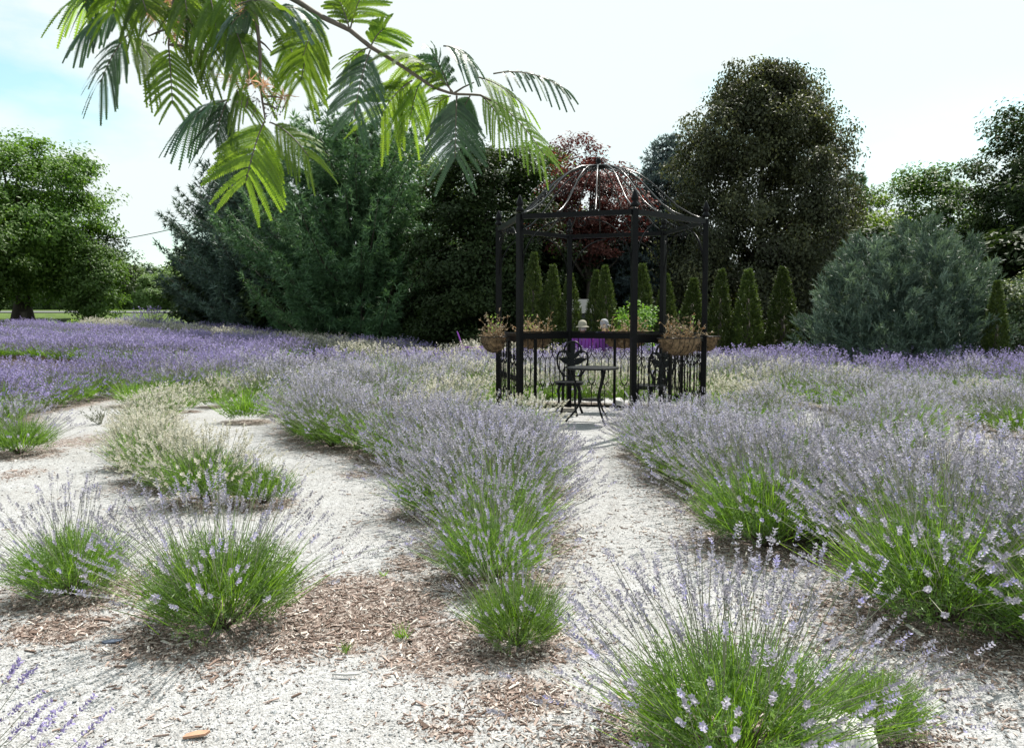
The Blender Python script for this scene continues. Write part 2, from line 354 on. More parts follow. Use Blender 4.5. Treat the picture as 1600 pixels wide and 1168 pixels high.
bush(-4.62, 7.45, .86, 'mauve', .7, None, 'grey-green lavender alone at the left picture edge beside sandy soil')
bush(1.80, 3.30, 1.22, 'mauve', 1.0, None, 'biggest mauve lavender with white tipped spikes at the near right corner')
bush(1.42, 4.42, 1.12, 'mauve', 1.0, None, 'mauve lavender with bright green side facing the path, end of the right hedge')
bush(-2.12, 5.50, .92, 'cream', .9, None, 'nearest cream-flowered lavender with bright green stems')
bush(-1.72, 5.42, .70, 'cream', .15, None, 'small flowerless green lavender right of the nearest cream one')
bush(-3.28, 9.85, 1.0, 'cream', .12, None, 'compact green lavender with dark woody base on the gravel at left')
bush(-3.05, 10.6, .85, 'cream', .15, None, 'smaller green lavender tucked behind the compact green one')
# hedge left of the path
for x, y, s in ((-.12, 4.95, 1.05), (-.5, 5.1, .8), (-.15, 5.45, 1.05), (-.35, 5.95, 1.05), (.12, 5.85, .85), (-.5, 6.45, 1.05), (.0, 6.4, .88), (-.85, 6.75, .95), (-.3, 6.95, .78), (.1, 7.0, .70), (-.7, 7.3, .80), (-.1, 7.5, .66)):
    bush(x, y, s, 'mauve', 1.0, 'row2')
for x, y, s in ((1.78, 4.75, 1.0), (1.55, 5.15, 1.0), (1.48, 5.75, 1.0), (1.42, 6.3, 1.0), (1.36, 6.85, .88), (1.28, 7.35, .80), (1.34, 7.8, .70), (2.1, 4.3, 1.0), (2.0, 5.5, 1.0)):
    bush(x, y, s, 'mauve', 1.0, 'edge')
for x, y, s in ((2.15, 3.85, 1.1), (2.4, 3.3, 1.1), (2.75, 3.9, 1.1), (2.2, 2.95, 1.05)): bush(x, y, s, 'mauve', 1.0, 'r7r')
# rings
arc(2.05, 12, 80, 'mauve', 'r2', sp=.45, s=(.75, .88)); arc(2.05, 80, 285, {'cream': 3, 'mauve': 1}, 'r2', sp=.48, s=(.85, 1.0)); arc(2.05, 290, 333, 'cream', 'r2', sp=.48, s=(.8, .95))
arc(3.65, 5, 110, 'mauve', 'r3r', sp=.48, s=(.85, 1.0), green=.25); arc(3.65, 114, 245, {'mauve': 3, 'cream': 1}, 'r3b', sp=.52); arc(3.5, 250, 328, 'mauve', 'r3l', sp=.46, r1=3.45)
arc(4.55, 72, 104, 'mauve', 'r3r', sp=.5, s=(.7, .85)); arc(5.45, 8, 120, {'mauve': 8, 'cream': 1}, 'r5r', sp=.50, s=(.76, .92), green=.2); arc(5.3, 124, 248, {'mauve': 3, 'cream': 2}, 'r5b', sp=.55)

for (x, y) in ((-2.25, 5.95), (-2.5, 6.3), (-2.85, 6.8), (-3.1, 7.3), (-3.4, 7.8), (-3.65, 8.4), (-3.9, 9.0), (-4.1, 9.6), (-4.25, 10.3), (-4.25, 11.0), (-4.05, 11.7), (-3.9, 12.4), (-3.7, 13.1), (-3.5, 13.8)):
    bush(x - .26 + random.uniform(-.08, .08), y, random.uniform(.70, .84), 'cream', 1.0, 'r5w')
arc(6.9, 12, 46, 'mauve', 'r7r', sp=.48, s=(1.0, 1.15)); arc(6.95, 62, 255, {'violet': 5, 'mauve': 2}, 'r7b', sp=.58)
arc(8.5, 66, 242, 'violet', 'r8b', sp=.58)
arc(7.25, 276, 222, 'violet', 'l1', sp=.46, r1=9.4, green=.3); arc(8.3, 282, 224, 'violet', 'l1b', sp=.5, r1=10.3)
line((-6.2, 19.4), (-19, 26.5), 'violet', 'l2'); line((-6.8, 21.9), (-22, 31.8), 'violet', 'l2')
line((-6.8, 24.4), (-24, 38), 'violet', 'l3'); line((-4.4, 25.0), (-21.5, 40.5), 'cream', 'l4', sp=.6)
far_rows = [((-6.6, 25.1), (-23.6, 38.8), 'violet'), ((-3.6, 25.4), (-8.2, 29.2), 'cream'), ((-2.6, 24.6), (-6.2, 27.2), 'violet'), ((-9, 30.6), (-20.5, 42), 'violet'), ((-6.1, 20.2), (-19, 27.3), 'violet'), ((-6.6, 22.6), (-22, 32.6), 'violet'),
            ((-4.2, 20.2), (2.5, 20.0), 'cream'), ((-1.9, 23.4), (1.4, 22.6), 'cream'), ((2.5, 20.2), (9, 18.6), 'violet'), ((9, 18.4), (15, 15.5), 'violet')]
keep = []
for b in bushes:
    px, py = project(b[0], b[1], .3)
    if b[6] or (-170 < px < 1770): keep.append(b)
bushes = keep

# ------------------------------------------------------------------ ground sheet
def axis(dense0, dense1, step, lo, hi, grow=1.16):
    a = list(np.arange(dense0, dense1, step)); s = step
    while a[-1] < hi: s *= grow; a.append(a[-1] + s)
    s = step; left = [dense0]
    while left[-1] > lo: s *= grow; left.append(left[-1] - s)
    return np.array(left[:0:-1] + a)
ax = axis(-6.5, 4.5, .05, -900, 900); ay = axis(1.2, 12.5, .055, -300, 1500)
gx, gy = np.meshgrid(ax, ay); fx, fy = gx.ravel(), gy.ravel()
micro = (fbm(fx * 1.3, fy * 1.3, 5) - .5) * .05 * np.clip(1 - (fy - 9) / 6, 0, 1) * (np.hypot(fx - GX, fy - GY) > 1.5)
fz = gz(fx, fy) + micro
def ground_masks(fx, fy):
    d = np.full(fx.shape, 9.0)
    near = (fy < 24) & (np.abs(fx) < 14)
    for b in bushes:
        if b[1] < 22: d[near] = np.minimum(d[near], np.hypot(fx[near] - b[0], fy[near] - b[1]) / (b[2] * (.46 if b[3] == 'cream' else .56)))
    mul = .70 * np.clip(1.28 - d * .75, 0, 1)
    r = np.hypot(fx - GX, fy - GY)
    def blob(px, py, rx, ry, amp, soft=1.0):
        x0, y0 = at(px, py); x1, _ = at(px + rx, py); _, y1 = at(px, py - ry)
        q = ((fx - x0) / (x1 - x0)) ** 2 + ((fy - y0) / (y1 - y0)) ** 2
        return amp * np.exp(-q * soft)
    for a in ((560, 950, 170, 60, 1.05), (470, 975, 110, 60, .9), (700, 1010, 150, 60, .85), (820, 1090, 130, 50, .75), (700, 1140, 90, 30, .6), (90, 985, 110, 30, .85), (270, 1000, 140, 40, .9),
              (430, 960, 70, 30, .7), (960, 1120, 60, 50, .6), (930, 950, 60, 90, .35), (1120, 830, 60, 60, .4), (1330, 930, 130, 40, .55), (1540, 1030, 130, 40, .7), (1100, 780, 40, 60, .45), (1560, 1110, 90, 40, .45),
              (560, 740, 60, 16, .6), (640, 880, 60, 26, .7), (220, 750, 60, 26, .65), (30, 740, 60, 20, .6), (120, 690, 110, 22, .62), (190, 650, 60, 9, .5), (280, 612, 140, 8, .5), (900, 660, 50, 8, .3)):
        mul = np.maximum(mul, blob(*a))
    return mul, d, r
mul, dmin, rad = ground_masks(fx, fy)
leftfield = (fy > 15) & (fx < -1)
tree_floor = sm((rad - 9.6) / 1.2) * sm((fx + 5 - (fy - 22) * -.0) / 3 + .5)
lawn = sm((fy - (44 + .0 * fx)) / 3) * (fx < -8) + sm((fy - 60) / 20) * (fx >= -8)
lawn = np.maximum(lawn, sm((np.abs(fx) - 30) / 15)) * (1 - .0)
soil = np.clip(sm((rad - 9.4) / 1.2) * (fy > 9), 0, 1) * (1 - lawn)
V = np.stack([fx, fy, fz], 1); nx, ny = len(ax), len(ay)
ii, jj = np.meshgrid(np.arange(nx - 1), np.arange(ny - 1)); b0 = (jj * nx + ii).ravel()
G = Geo(); G.add(V, np.stack([b0, b0 + 1, b0 + nx + 1, b0 + nx], 1), smooth=True)
me = G.mesh('ground', M['ground'])
for nme, arr in (('mulch', mul), ('lawn', lawn), ('soil', soil)):
    a = me.attributes.new(nme, 'FLOAT', 'POINT'); a.data.foreach_set('value', arr.astype(np.float32))
gro = link('ground', me); gro['kind'] = 'structure'
# far road on the left
G = Geo(); xs = np.linspace(-70, -8, 40); P = []
for x in xs: P += [(x, 60.0, g(x, 60.0) + .03), (x, 63.5, g(x, 63.5) + .03)]
G.add(P, [(2 * i, 2 * i + 2, 2 * i + 3, 2 * i + 1) for i in range(39)]); o = link('road', G.mesh('road', M['asphalt'])); o['kind'] = 'structure'

# loose stones and bark chips on the ground near the camera
def scatter_ground(n):
    z = 1.9 + (8.0 - 1.9) * rng.random(n * 3) ** 1.7; x = (rng.random(n * 3) * 2 - 1) * (.70 * z + .15)
    z = z + rng.normal(0, .02, len(z))
    return x, z
def ground_h(x, y): return gz(x, y) + (fbm(x * 1.3, y * 1.3, 5) - .5) * .05 * np.clip(1 - (y - 9) / 6, 0, 1) * (np.hypot(x - GX, y - GY) > 1.5)
def stones(n, want, size, geo):
    x, y = scatter_ground(n); mu, d, r = ground_masks(x, y)
    pr = np.clip((mu - .28) * 1.7 + (fbm(x * 4, y * 4, 31) - .5) * 1.0, 0, 1); ok = (rng.random(len(x)) < pr + .035) if want == 'mulch' else (rng.random(len(x)) > pr * .9)
    ok &= d > .25; x, y = x[ok][:n], y[ok][:n]; n = len(x); z = ground_h(x, y)
    P = np.stack([x, y, z], 1); an = rng.random(n) * 6.283
    if want == 'mulch':
        ln = rng.lognormal(math.log(size), .55, n); wd = ln * rng.uniform(.16, .4, n); hh = rng.uniform(.002, .005, n)
        U = np.stack([np.cos(an), np.sin(an), rng.normal(0, .22, n)], 1); U = unit(U); W = unit(np.cross(U, np.stack([rng.normal(0, .25, n), rng.normal(0, .25, n), np.ones(n)], 1))); H = np.cross(W, U)
        o = P + np.array([0, 0, 1]) * (hh[:, None] * .6)
        c = [o + U * ln[:, None] * a / 2 + W * wd[:, None] * b / 2 * tpr for a, b, tpr in ((-1, -1, .6), (1, -1, .35), (1, 1, .5), (-1, 1, .9))]
        up = H * hh[:, None]
        Vv = np.stack([c[0], c[1], c[2], c[3], c[0] + up, c[1] + up, c[2] + up, c[3] + up], 1).reshape(-1, 3)
        b = np.arange(n)[:, None] * 8; F = np.array([(4, 5, 6, 7), (0, 1, 5, 4), (1, 2, 6, 5), (2, 3, 7, 6), (3, 0, 4, 7)])
        geo.add(Vv, (b[:, :, None] + F[None]).reshape(-1, 4), rq=np.repeat(rng.random(n), 5))
    else:
        s = rng.lognormal(math.log(size), .35, n); b1 = s * rng.uniform(.55, 1, n); hh = s * rng.uniform(.35, .7, n)
        U = np.stack([np.cos(an), np.sin(an), rng.normal(0, .3, n)], 1); W = np.stack([-np.sin(an), np.cos(an), rng.normal(0, .3, n)], 1)
        o = P + np.array([0, 0, 1.0]) * (hh[:, None] * .25); j = lambda: rng.uniform(.7, 1.2, n)[:, None]
        Vv = np.stack([o + U * s[:, None] * .5 * j(), o + W * b1[:, None] * .5 * j(), o - U * s[:, None] * .5 * j(), o - W * b1[:, None] * .5 * j(),
                       o + np.array([0, 0, 1.0]) * hh[:, None] * .6 + U * s[:, None] * rng.uniform(-.2, .2, n)[:, None] , o + np.array([0, 0, 1.0]) * hh[:, None] * .5 + W * b1[:, None] * .3], 1).reshape(-1, 3)
        b = np.arange(n)[:, None] * 6; F = np.array([(0, 1, 5), (1, 2, 5), (5, 2, 4), (2, 3, 4), (3, 0, 4), (0, 5, 4)])
        geo.add(Vv, T=(b[:, :, None] + F[None]).reshape(-1, 3), rt=np.repeat(rng.random(n), 6))
G = Geo(); stones(55000, 'gravel', .0072, G); o = link('gravel', G.mesh('gravel', M['stone'])); o['kind'] = 'stuff'; o['label'] = 'loose pale gravel stones lying on the paths'
G = Geo(); stones(46000, 'mulch', .0125, G); o = link('bark_mulch', G.mesh('bark_mulch', M['chip'])); o['kind'] = 'stuff'; o['label'] = 'shredded brown bark mulch under the plants'

# ------------------------------------------------------------------ lavender
LOD = {0: dict(ns=330, wh=7, fl=5, fs=.0085, blades=850, shoots=800, lv=14, sw=.0022, bw=.0036, lw=.0042, ll=.028),
       1: dict(ns=300, wh=5, fl=4, fs=.0115, blades=540, shoots=430, lv=10, sw=.003, bw=.0052, lw=.007, ll=.034),
       2: dict(ns=210, wh=3, fl=3, fs=.018, blades=260, shoots=140, lv=7, sw=.0045, bw=.009, lw=.011, ll=.045),
       3: dict(ns=150, wh=2, fl=2, fs=.032, blades=90, shoots=55, lv=5, sw=.006, bw=.018, lw=.02, ll=.07)}
def fan(n, tmax, p=.62):
    th = tmax * rng.random(n) ** p; ph = rng.random(n) * 6.2832
    return th, np.stack([np.sin(th) * np.cos(ph), np.sin(th) * np.sin(ph), np.cos(th)], 1)
def bush_geo(lod, bloom, cream=False):
    q = LOD[lod]; F = Geo(); S = Geo(); K = Geo(); Wd = Geo()
    # green stalk mound
    n = q['blades']; th, D = fan(n, 1.13, .7); o = np.stack([rng.normal(0, .05, n), rng.normal(0, .05, n), rng.uniform(.03, .09, n)], 1) + D * np.array([.14, .14, 0])
    lump = .85 + .3 * np.abs(np.sin(np.arctan2(D[:, 1], D[:, 0]) * 2.5 + rng.random() * 6))
    ln = rng.uniform(.24, .41, n) * lump * (1 - .22 * th)
    t = np.array([.25, .6, 1.0]); bend = np.stack([rng.normal(0, .03, n), rng.normal(0, .03, n), .05 * th - .02], 1)
    P = o[:, None] + D[:, None] * (ln[:, None] * t)[..., None] + bend[:, None] * (t ** 2)[None, :, None]
    F.ribbon(P, q['bw'] * np.array([.9, 1.0, .35]), unit(np.cross(D, rng.normal(size=(n, 3)))), m=0)
    # leafy sprigs covering a dome down to the ground
    n = q['shoots']; ph = rng.random(n) * 6.2832; th = 2.45 * rng.random(n) ** .70; lob = 1 + .13 * np.sin(ph * 3 + rng.random() * 6) + .08 * np.sin(ph * 5 + rng.random() * 6)
    D = np.stack([np.sin(th) * np.cos(ph), np.sin(th) * np.sin(ph), np.cos(th)], 1); fr = rng.uniform(.55, 1.0, n) * lob
    o = np.stack([D[:, 0] * .275 * fr, D[:, 1] * .275 * fr, .145 + D[:, 2] * np.where(D[:, 2] > 0, .155, .15) * fr], 1)
    up = unit(D * np.array([1, 1, .35]) + np.array([0, 0, .75]) + rng.normal(0, .22, (n, 3))); ln = rng.uniform(.07, .13, n); k = q['lv']; tt = np.linspace(0, 1, k)
    C = o[:, None] + up[:, None] * (ln[:, None] * tt)[..., None]
    ld = unit(up[:, None] * .75 + rng.normal(0, .55, (n, k, 3))).reshape(-1, 3); C = C.reshape(-1, 3); C[:, 2] = np.maximum(C[:, 2], .012)
    F.diamonds(C, ld, np.cross(ld, rng.normal(size=ld.shape)), q['ll'] * rng.uniform(.6, 1.25, len(C)), q['lw'], r=np.clip(np.repeat(rng.random(n) * .5, k) + rng.random(len(C)) * .5, 0, 1), m=1)
    # flower stalks and spikes
    n = int(q['ns'] * bloom); hgt = .46 if cream else .555
    if n:
        th, D = fan(n, 1.12, .62); o = np.stack([rng.normal(0, .05, n), rng.normal(0, .05, n), rng.uniform(.03, .1, n)], 1) + D * np.array([.10, .10, 0])
        ln = hgt * rng.uniform(.80, 1.10, n) * (1 - .10 * th); k = 3 if lod < 2 else 2
        t = np.linspace(.5 if lod < 2 else .55, 1, k); kink = np.where(rng.random(n) < .10, 3.0, 1.0); bend = np.stack([rng.normal(0, .05, n) * kink, rng.normal(0, .05, n) * kink, .03 * np.sin(th * 2) - .03 * th - .05 * (kink > 1)], 1)
        P = o[:, None] + D[:, None] * (ln[:, None] * t)[..., None] + bend[:, None] * (t ** 2)[None, :, None]
        S.ribbon(P, np.full((n, k), q['sw']), unit(np.cross(D, rng.normal(size=(n, 3)))))
        E = unit(D + 2 * bend / hgt * .6); tip = P[:, -1]; sl = rng.uniform(.035, .062, n) * (.8 if cream else 1)
        A = unit(np.cross(E, rng.normal(size=(n, 3)))); B = np.cross(E, A)
        wh, fl = q['wh'], q['fl']
        hh = np.linspace(0, 1, wh); hh[0] -= .18 if wh > 4 else 0
        rnd0 = rng.random(n)
        ang = rng.random((n, wh, fl)) * 6.2832; rad_ = q['fs'] * (.55 + .25 * np.sin(np.clip(hh, 0, 1) * 3.1))[None, :, None] * rng.uniform(.6, 1.2, (n, wh, fl))
        O = np.cos(ang)[..., None] * A[:, None, None] + np.sin(ang)[..., None] * B[:, None, None]
        Cc = tip[:, None, None] + E[:, None, None] * (sl[:, None] * hh)[:, :, None, None] + O * (rad_ * .25)[..., None]
        U = unit(O * .8 + E[:, None, None] * .75 + rng.normal(0, .15, O.shape)).reshape(-1, 3); Cc = Cc.reshape(-1, 3)
        rr = np.clip(np.repeat(rnd0 * .55, wh * fl) + rng.random(len(Cc)) * .5 - .02, 0, 1)
        K.diamonds(Cc, U, np.cross(U, np.repeat(E, wh * fl, 0)) + rng.normal(0, .2, U.shape), q['fs'] * rng.uniform(.9, 1.6, len(Cc)), q['fs'] * .8, r=rr)
    if lod < 2:
        for i in range(14 if lod == 0 else 8):
            a = rng.random() * 6.28; t2 = rng.uniform(.5, 1.3); l2 = rng.uniform(.10, .2)
            d = np.array([math.sin(t2) * math.cos(a), math.sin(t2) * math.sin(a), math.cos(t2)])
            Wd.tube([d * .0 + [0, 0, -.02], d * l2 * .5 + [0, 0, .01], d * l2 + [0, 0, .05]], [.011, .008, .005], 5)
    return F, S, K, Wd
bank = {}
COLM = {'mauve': M['mauve'], 'violet': M['violet'], 'cream': M['cream']}
def variant(lod, col, bloom, i):
    blo = 1.0 if bloom > .8 else (.7 if bloom > .55 else (.35 if bloom > .2 else .12))
    cream = col == 'cream'; key = (lod, cream, blo, i)
    if key not in bank:
        F, S, K, Wd = bush_geo(lod, blo, cream)
        bank[key] = (F.mesh('lavender_foliage', [M['stalk'], M['leafy']]), S.mesh('lavender_stalks', M['stem']), Wd.mesh('lavender_wood', M['wood']) if Wd.n else None, K)
    F, S, Wd, K = bank[key]; k2 = key + (col,)
    if k2 not in bank: bank[k2] = K.mesh('lavender_spikes', COLM[col])
    return F, S, bank[k2], Wd
def place_bush(b):
    x, y, s, col, bloom, key, label = b
    dist = math.hypot(x, y); lod = 0 if dist < 5.2 else 1 if dist < 9.0 else 2 if dist < 17 else 3
    F, S, K, Wd = variant(lod, col, bloom, random.randrange(4 if lod == 0 else 3))
    lab, grp = (label, ROWS[key][1] if key else None) if label else ROWS[key]
    z = float(ground_h(np.array([x]), np.array([y]))[0])
    r = thing('lavender_bush', lab, 'lavender bush', (x, y, z), random.random() * 6.28, grp, (s * random.uniform(.96, 1.06), s * random.uniform(.96, 1.06), s * random.uniform(.94, 1.06)))
    link('foliage', F, r)['kind'] = 'stuff'; link('flower_stalks', S, r)['kind'] = 'stuff'; link('flower_spikes', K, r)['kind'] = 'stuff'
    if Wd: link('woody_base', Wd, r)
ORD = 'nearest second third fourth fifth sixth seventh eighth ninth tenth eleventh twelfth thirteenth fourteenth fifteenth sixteenth seventeenth eighteenth nineteenth twentieth'.split()
for key, what in (('row2', 'mauve lavender bush, {} from the near end, in the hedge left of the gazebo path'), ('edge', 'mauve lavender bush, {} from the near end, on the right bank of the gazebo path'), ('r5w', 'cream lavender bush, {} from the near end, in the pale row between gravel paths'), ('r7r', 'large mauve lavender bush, {} from the near end, in the hedge at the right edge'), ('r3l', 'faded mauve lavender bush, {} from the near end, in the ring left of the gazebo')):
    mem = sorted([b for b in bushes if b[5] == key and not b[6]], key=lambda b: math.hypot(b[0], b[1]))
    for n_, b in enumerate(mem):
        if n_ < len(ORD): b[6] = what.format(ORD[n_]).replace('nearest from the near end', 'first at the near end')
bushes.sort(key=lambda b: (0 if b[6] else 1, math.hypot(b[0], b[1])))
for b in bushes[:300]: place_bush(b)
# what lies past that limit, at the far edge of the field, is one mass
extra = [(b[0], b[1], b[2], b[3]) for b in bushes[300:]]
for a, b, c in far_rows:
    n = int(math.hypot(b[0] - a[0], b[1] - a[1]) / .6) + 1
    for i in range(n):
        f = i / max(1, n - 1); extra.append((a[0] + (b[0] - a[0]) * f + random.uniform(-.15, .15), a[1] + (b[1] - a[1]) * f + random.uniform(-.15, .15), random.uniform(.88, 1.1), c))
FG = Geo(); mats = [M['stalk'], M['leafy'], M['stem'], M['mauve'], M['violet'], M['cream']]
protos = []
for i in range(4):
    F, S, K, _ = bush_geo(3, 1.0); protos.append((F, S, K))
def merge(dst, src, m_of, xf):
    Vs = xf(np.concatenate(src.V)) if src.V else None
    if Vs is None: return
    n0 = dst.n; dst.V.append(Vs); dst.n += len(Vs)
    for Q, r_, mm, ss in zip(src.Q, src.qr, src.qm, src.sq): dst.Q.append(Q + n0); dst.qr.append(r_); dst.qm.append(np.array([m_of(int(v)) for v in mm[:1]] * len(mm))); dst.sq.append(ss)
for x, y, s, c in extra:
    F, S, K = random.choice(protos); a = random.random() * 6.28; ca, sa = math.cos(a) * s, math.sin(a) * s; z = g(x, y)
    xf = lambda V: np.stack([V[:, 0] * ca - V[:, 1] * sa + x, V[:, 0] * sa + V[:, 1] * ca + y, V[:, 2] * s + z], 1)
    merge(FG, F, lambda v: v, xf); merge(FG, S, lambda v: 2, xf); cm = {'mauve': 3, 'violet': 4, 'cream': 5}[c]; merge(FG, K, lambda v: cm, xf)
o = link('lavender_field', FG.mesh('lavender_field', mats)); o['kind'] = 'stuff'; o['label'] = 'far rows of lavender merging into one mass below the trees'
# hazy purple shrub below the left pine
x, y = -18.6, 41.5
F, S, K, _ = variant(3, 'mauve', 1.0, 0)[0], *variant(3, 'violet', 1.0, 1)[1:4]
r = thing('purple_shrub', 'hazy purple-grey shrub rising above the lavender beside the left pine', 'shrub', (x, y, g(x, y) - .2), .4, None, (2.3, 2.3, 2.0))
link('foliage', F, r)['kind'] = 'stuff'; link('flower_stalks', S, r)['kind'] = 'stuff'; link('flower_spikes', K, r)['kind'] = 'stuff'

# ------------------------------------------------------------------ gazebo
T_TOP = 2.47
gaz = thing('gazebo', 'black wrought iron garden gazebo with open scrolled dome', 'gazebo', (GX, GY, 0))
# posts in order B (nearest), C (right), D, E (back), F (left), A
pp = []
for i in range(6):
    ph = GB + i * math.pi / 3; pp.append(np.array([GR * math.sin(ph), -GR * math.cos(ph)]))
def arr3(p, z): return np.array([p[0], p[1], z])
def spiral(c, u, v, r0, a0, turns, n=14, sgn=1):
    t = np.linspace(0, 1, n); an = a0 + sgn * turns * 6.2832 * t; rr = r0 * (1 - .72 * t)
    return np.asarray(c) + (rr * np.cos(an))[:, None] * np.asarray(u) + (rr * np.sin(an))[:, None] * np.asarray(v)
UP = np.array([0, 0, 1.0])
fin = [(0, .19), (.010, .185), (.022, .15), (.036, .115), (.040, .095), (.034, .07), (.022, .055), (.034, .045), (.045, .03), (.045, 0), (0, 0)]
for i in range(6):
    a = math.atan2(pp[i][1], pp[i][0])
    G = Geo(); G.box((pp[i][0], pp[i][1], T_TOP / 2 - .02), (.062, .062, T_TOP + .04), a)
    po = part('post', G, M['iron'], gaz)
    G = Geo(); G.box((pp[i][0], pp[i][1], .012), (.13, .13, .02), a); part('foot_plate', G, M['iron'], po)
    G = Geo(); G.lathe(fin[::-1], (pp[i][0], pp[i][1], T_TOP + .02), 10); part('finial', G, M['iron'], po)
for i in range(6):
    A, B = pp[i], pp[(i + 1) % 6]; d = unit(B - A); L_ = np.linalg.norm(B - A); d3 = np.array([d[0], d[1], 0]); a = math.atan2(d[1], d[0]); mid = (A + B) / 2; nrm = np.array([math.cos(a - math.pi / 2), math.sin(a - math.pi / 2), 0])
    G = Geo(); G.box((mid[0], mid[1], T_TOP - .035), (L_ - .066, .05, .055), a); part('top_beam', G, M['iron'], gaz)
    # arched braces under the beam
    for s_, P0 in ((1, A), (-1, B)):
        G = Geo(); t = np.linspace(0, 1, 12); an = t * math.pi / 2
        G.tube(arr3(P0, T_TOP - .62) + np.outer(s_ * (.03 + .50 * (1 - np.cos(an))), d3) + np.outer(.53 * np.sin(an), UP), .008, 5)
        G.tube(spiral(arr3(P0, T_TOP - .14) + d3 * s_ * .10, d3 * s_, UP, .055, math.pi, 1.2), .006, 5)
        G.tube(spiral(arr3(P0, T_TOP - .13) + d3 * s_ * .58, d3 * s_, UP, .05, math.pi / 2, 1.3, sgn=-1), .006, 5)
        part('brace', G, M['iron'], gaz)
    # roof ribs: three per side
    for k in range(3):
        p0 = A + d * L_ * (k / 3 + (.02 if k == 0 else 0))
        t = np.array([0, .06, .12, .19, .25, .32, .38, .44, .5, .56, .62, .69, .75, .82, .88, .94, .97]); zz = np.interp(t, [0, .06, .12, .25, .38, .5, .62, .75, .88, 1], [0, .036, .085, .235, .46, .67, .825, .93, .982, 1.0])
        G = Geo(); G.tube(np.stack([p0[0] * (1 - t), p0[1] * (1 - t), T_TOP + .0 + .70 * zz], 1), .0095, 6); part('roof_rib', G, M['ribiron'], gaz)
        # scroll pair between this rib and the next
        pm = A + d * L_ * ((k + .5) / 3); rad_dir = unit(-pm); lat = np.array([-rad_dir[1], rad_dir[0], 0])
        tt = .34 if k != 1 else .62; zc = T_TOP + .70 * np.interp(tt, [0, .12, .25, .38, .5, .62, .75], [0, .085, .235, .46, .67, .825, .93])
        c = np.array([pm[0] * (1 - tt), pm[1] * (1 - tt), zc]); slope = unit(np.array([rad_dir[0], rad_dir[1], 0]) * .7 + UP * (.9 if k != 1 else .45))
        G = Geo()
        for sx in (-1, 1):
            for sy in (-1, 1): G.tube(spiral(c + lat * sx * .045 + slope * sy * .04, lat * sx, slope * sy, .042, math.pi, 1.25), .005, 5)
        part('roof_scroll', G, M['iron'], gaz)
    # railings on every side but the entrance (between A and B, index 5)
    if i == 5: continue
    G = Geo(); G.box((mid[0], mid[1], 1.055), (L_ - .066, .034, .085), a); rail = part('railing', G, M['iron'], gaz)
    G = Geo(); G.box((mid[0], mid[1], 1.107), (L_ - .064, .055, .014), a); part('handrail', G, M['iron'], rail)
    G = Geo(); G.box((mid[0], mid[1], .065), (L_ - .066, .03, .03), a); part('bottom_rail', G, M['iron'], rail)
    G = Geo(); G.box((mid[0], mid[1], .545), (.035, .031, .929), a); part('middle_post', G, M['iron'], rail)
    for k in range(6):
        f = (.105 + (k % 3) * .145) + (.5 if k > 2 else 0); c = A + d * L_ * f; G = Geo(); C = lambda off, z: arr3(c, z) + d3 * off
        G.tube([C(0, 1.01), C(0, .80)], .0065, 5); G.tube([C(0, .36), C(0, .08)], .0065, 5)
        for s_ in (-1, 1):
            G.tube([C(0, .80), C(s_ * .018, .765), C(s_ * .045, .735), C(s_ * .05, .70), C(s_ * .05, .46), C(s_ * .045, .42), C(s_ * .015, .38), C(0, .36)], .006, 5)
            tw = np.linspace(.52, .64, 7); G.tube([C(s_ * .05, z) for z in tw], .006 + .006 * np.sin(np.linspace(0, math.pi, 7)) * np.array([1, .6, 1, .6, 1, .6, 1]), 5)
            G.tube(spiral(C(s_ * .034, .835), d3 * s_, UP, .034, -math.pi / 2, 1.15), .005, 5)
            G.tube(spiral(C(s_ * .062, .745), d3 * s_, UP, .024, math.pi, 1.1), .005, 5)
            G.tube(spiral(C(s_ * .036, .375), d3 * s_, -UP, .030, -math.pi / 2, 1.15), .005, 5)
        part('baluster', G, M['iron'], rail)
G = Geo(); G.lathe([(0, .66), (.075, .665), (.08, .695), (.05, .71), (.02, .725), (.032, .75), (.026, .78), (.01, .80), (0, .81)], (0, 0, T_TOP), 12); part('roof_crown', G, M['iron'], gaz)
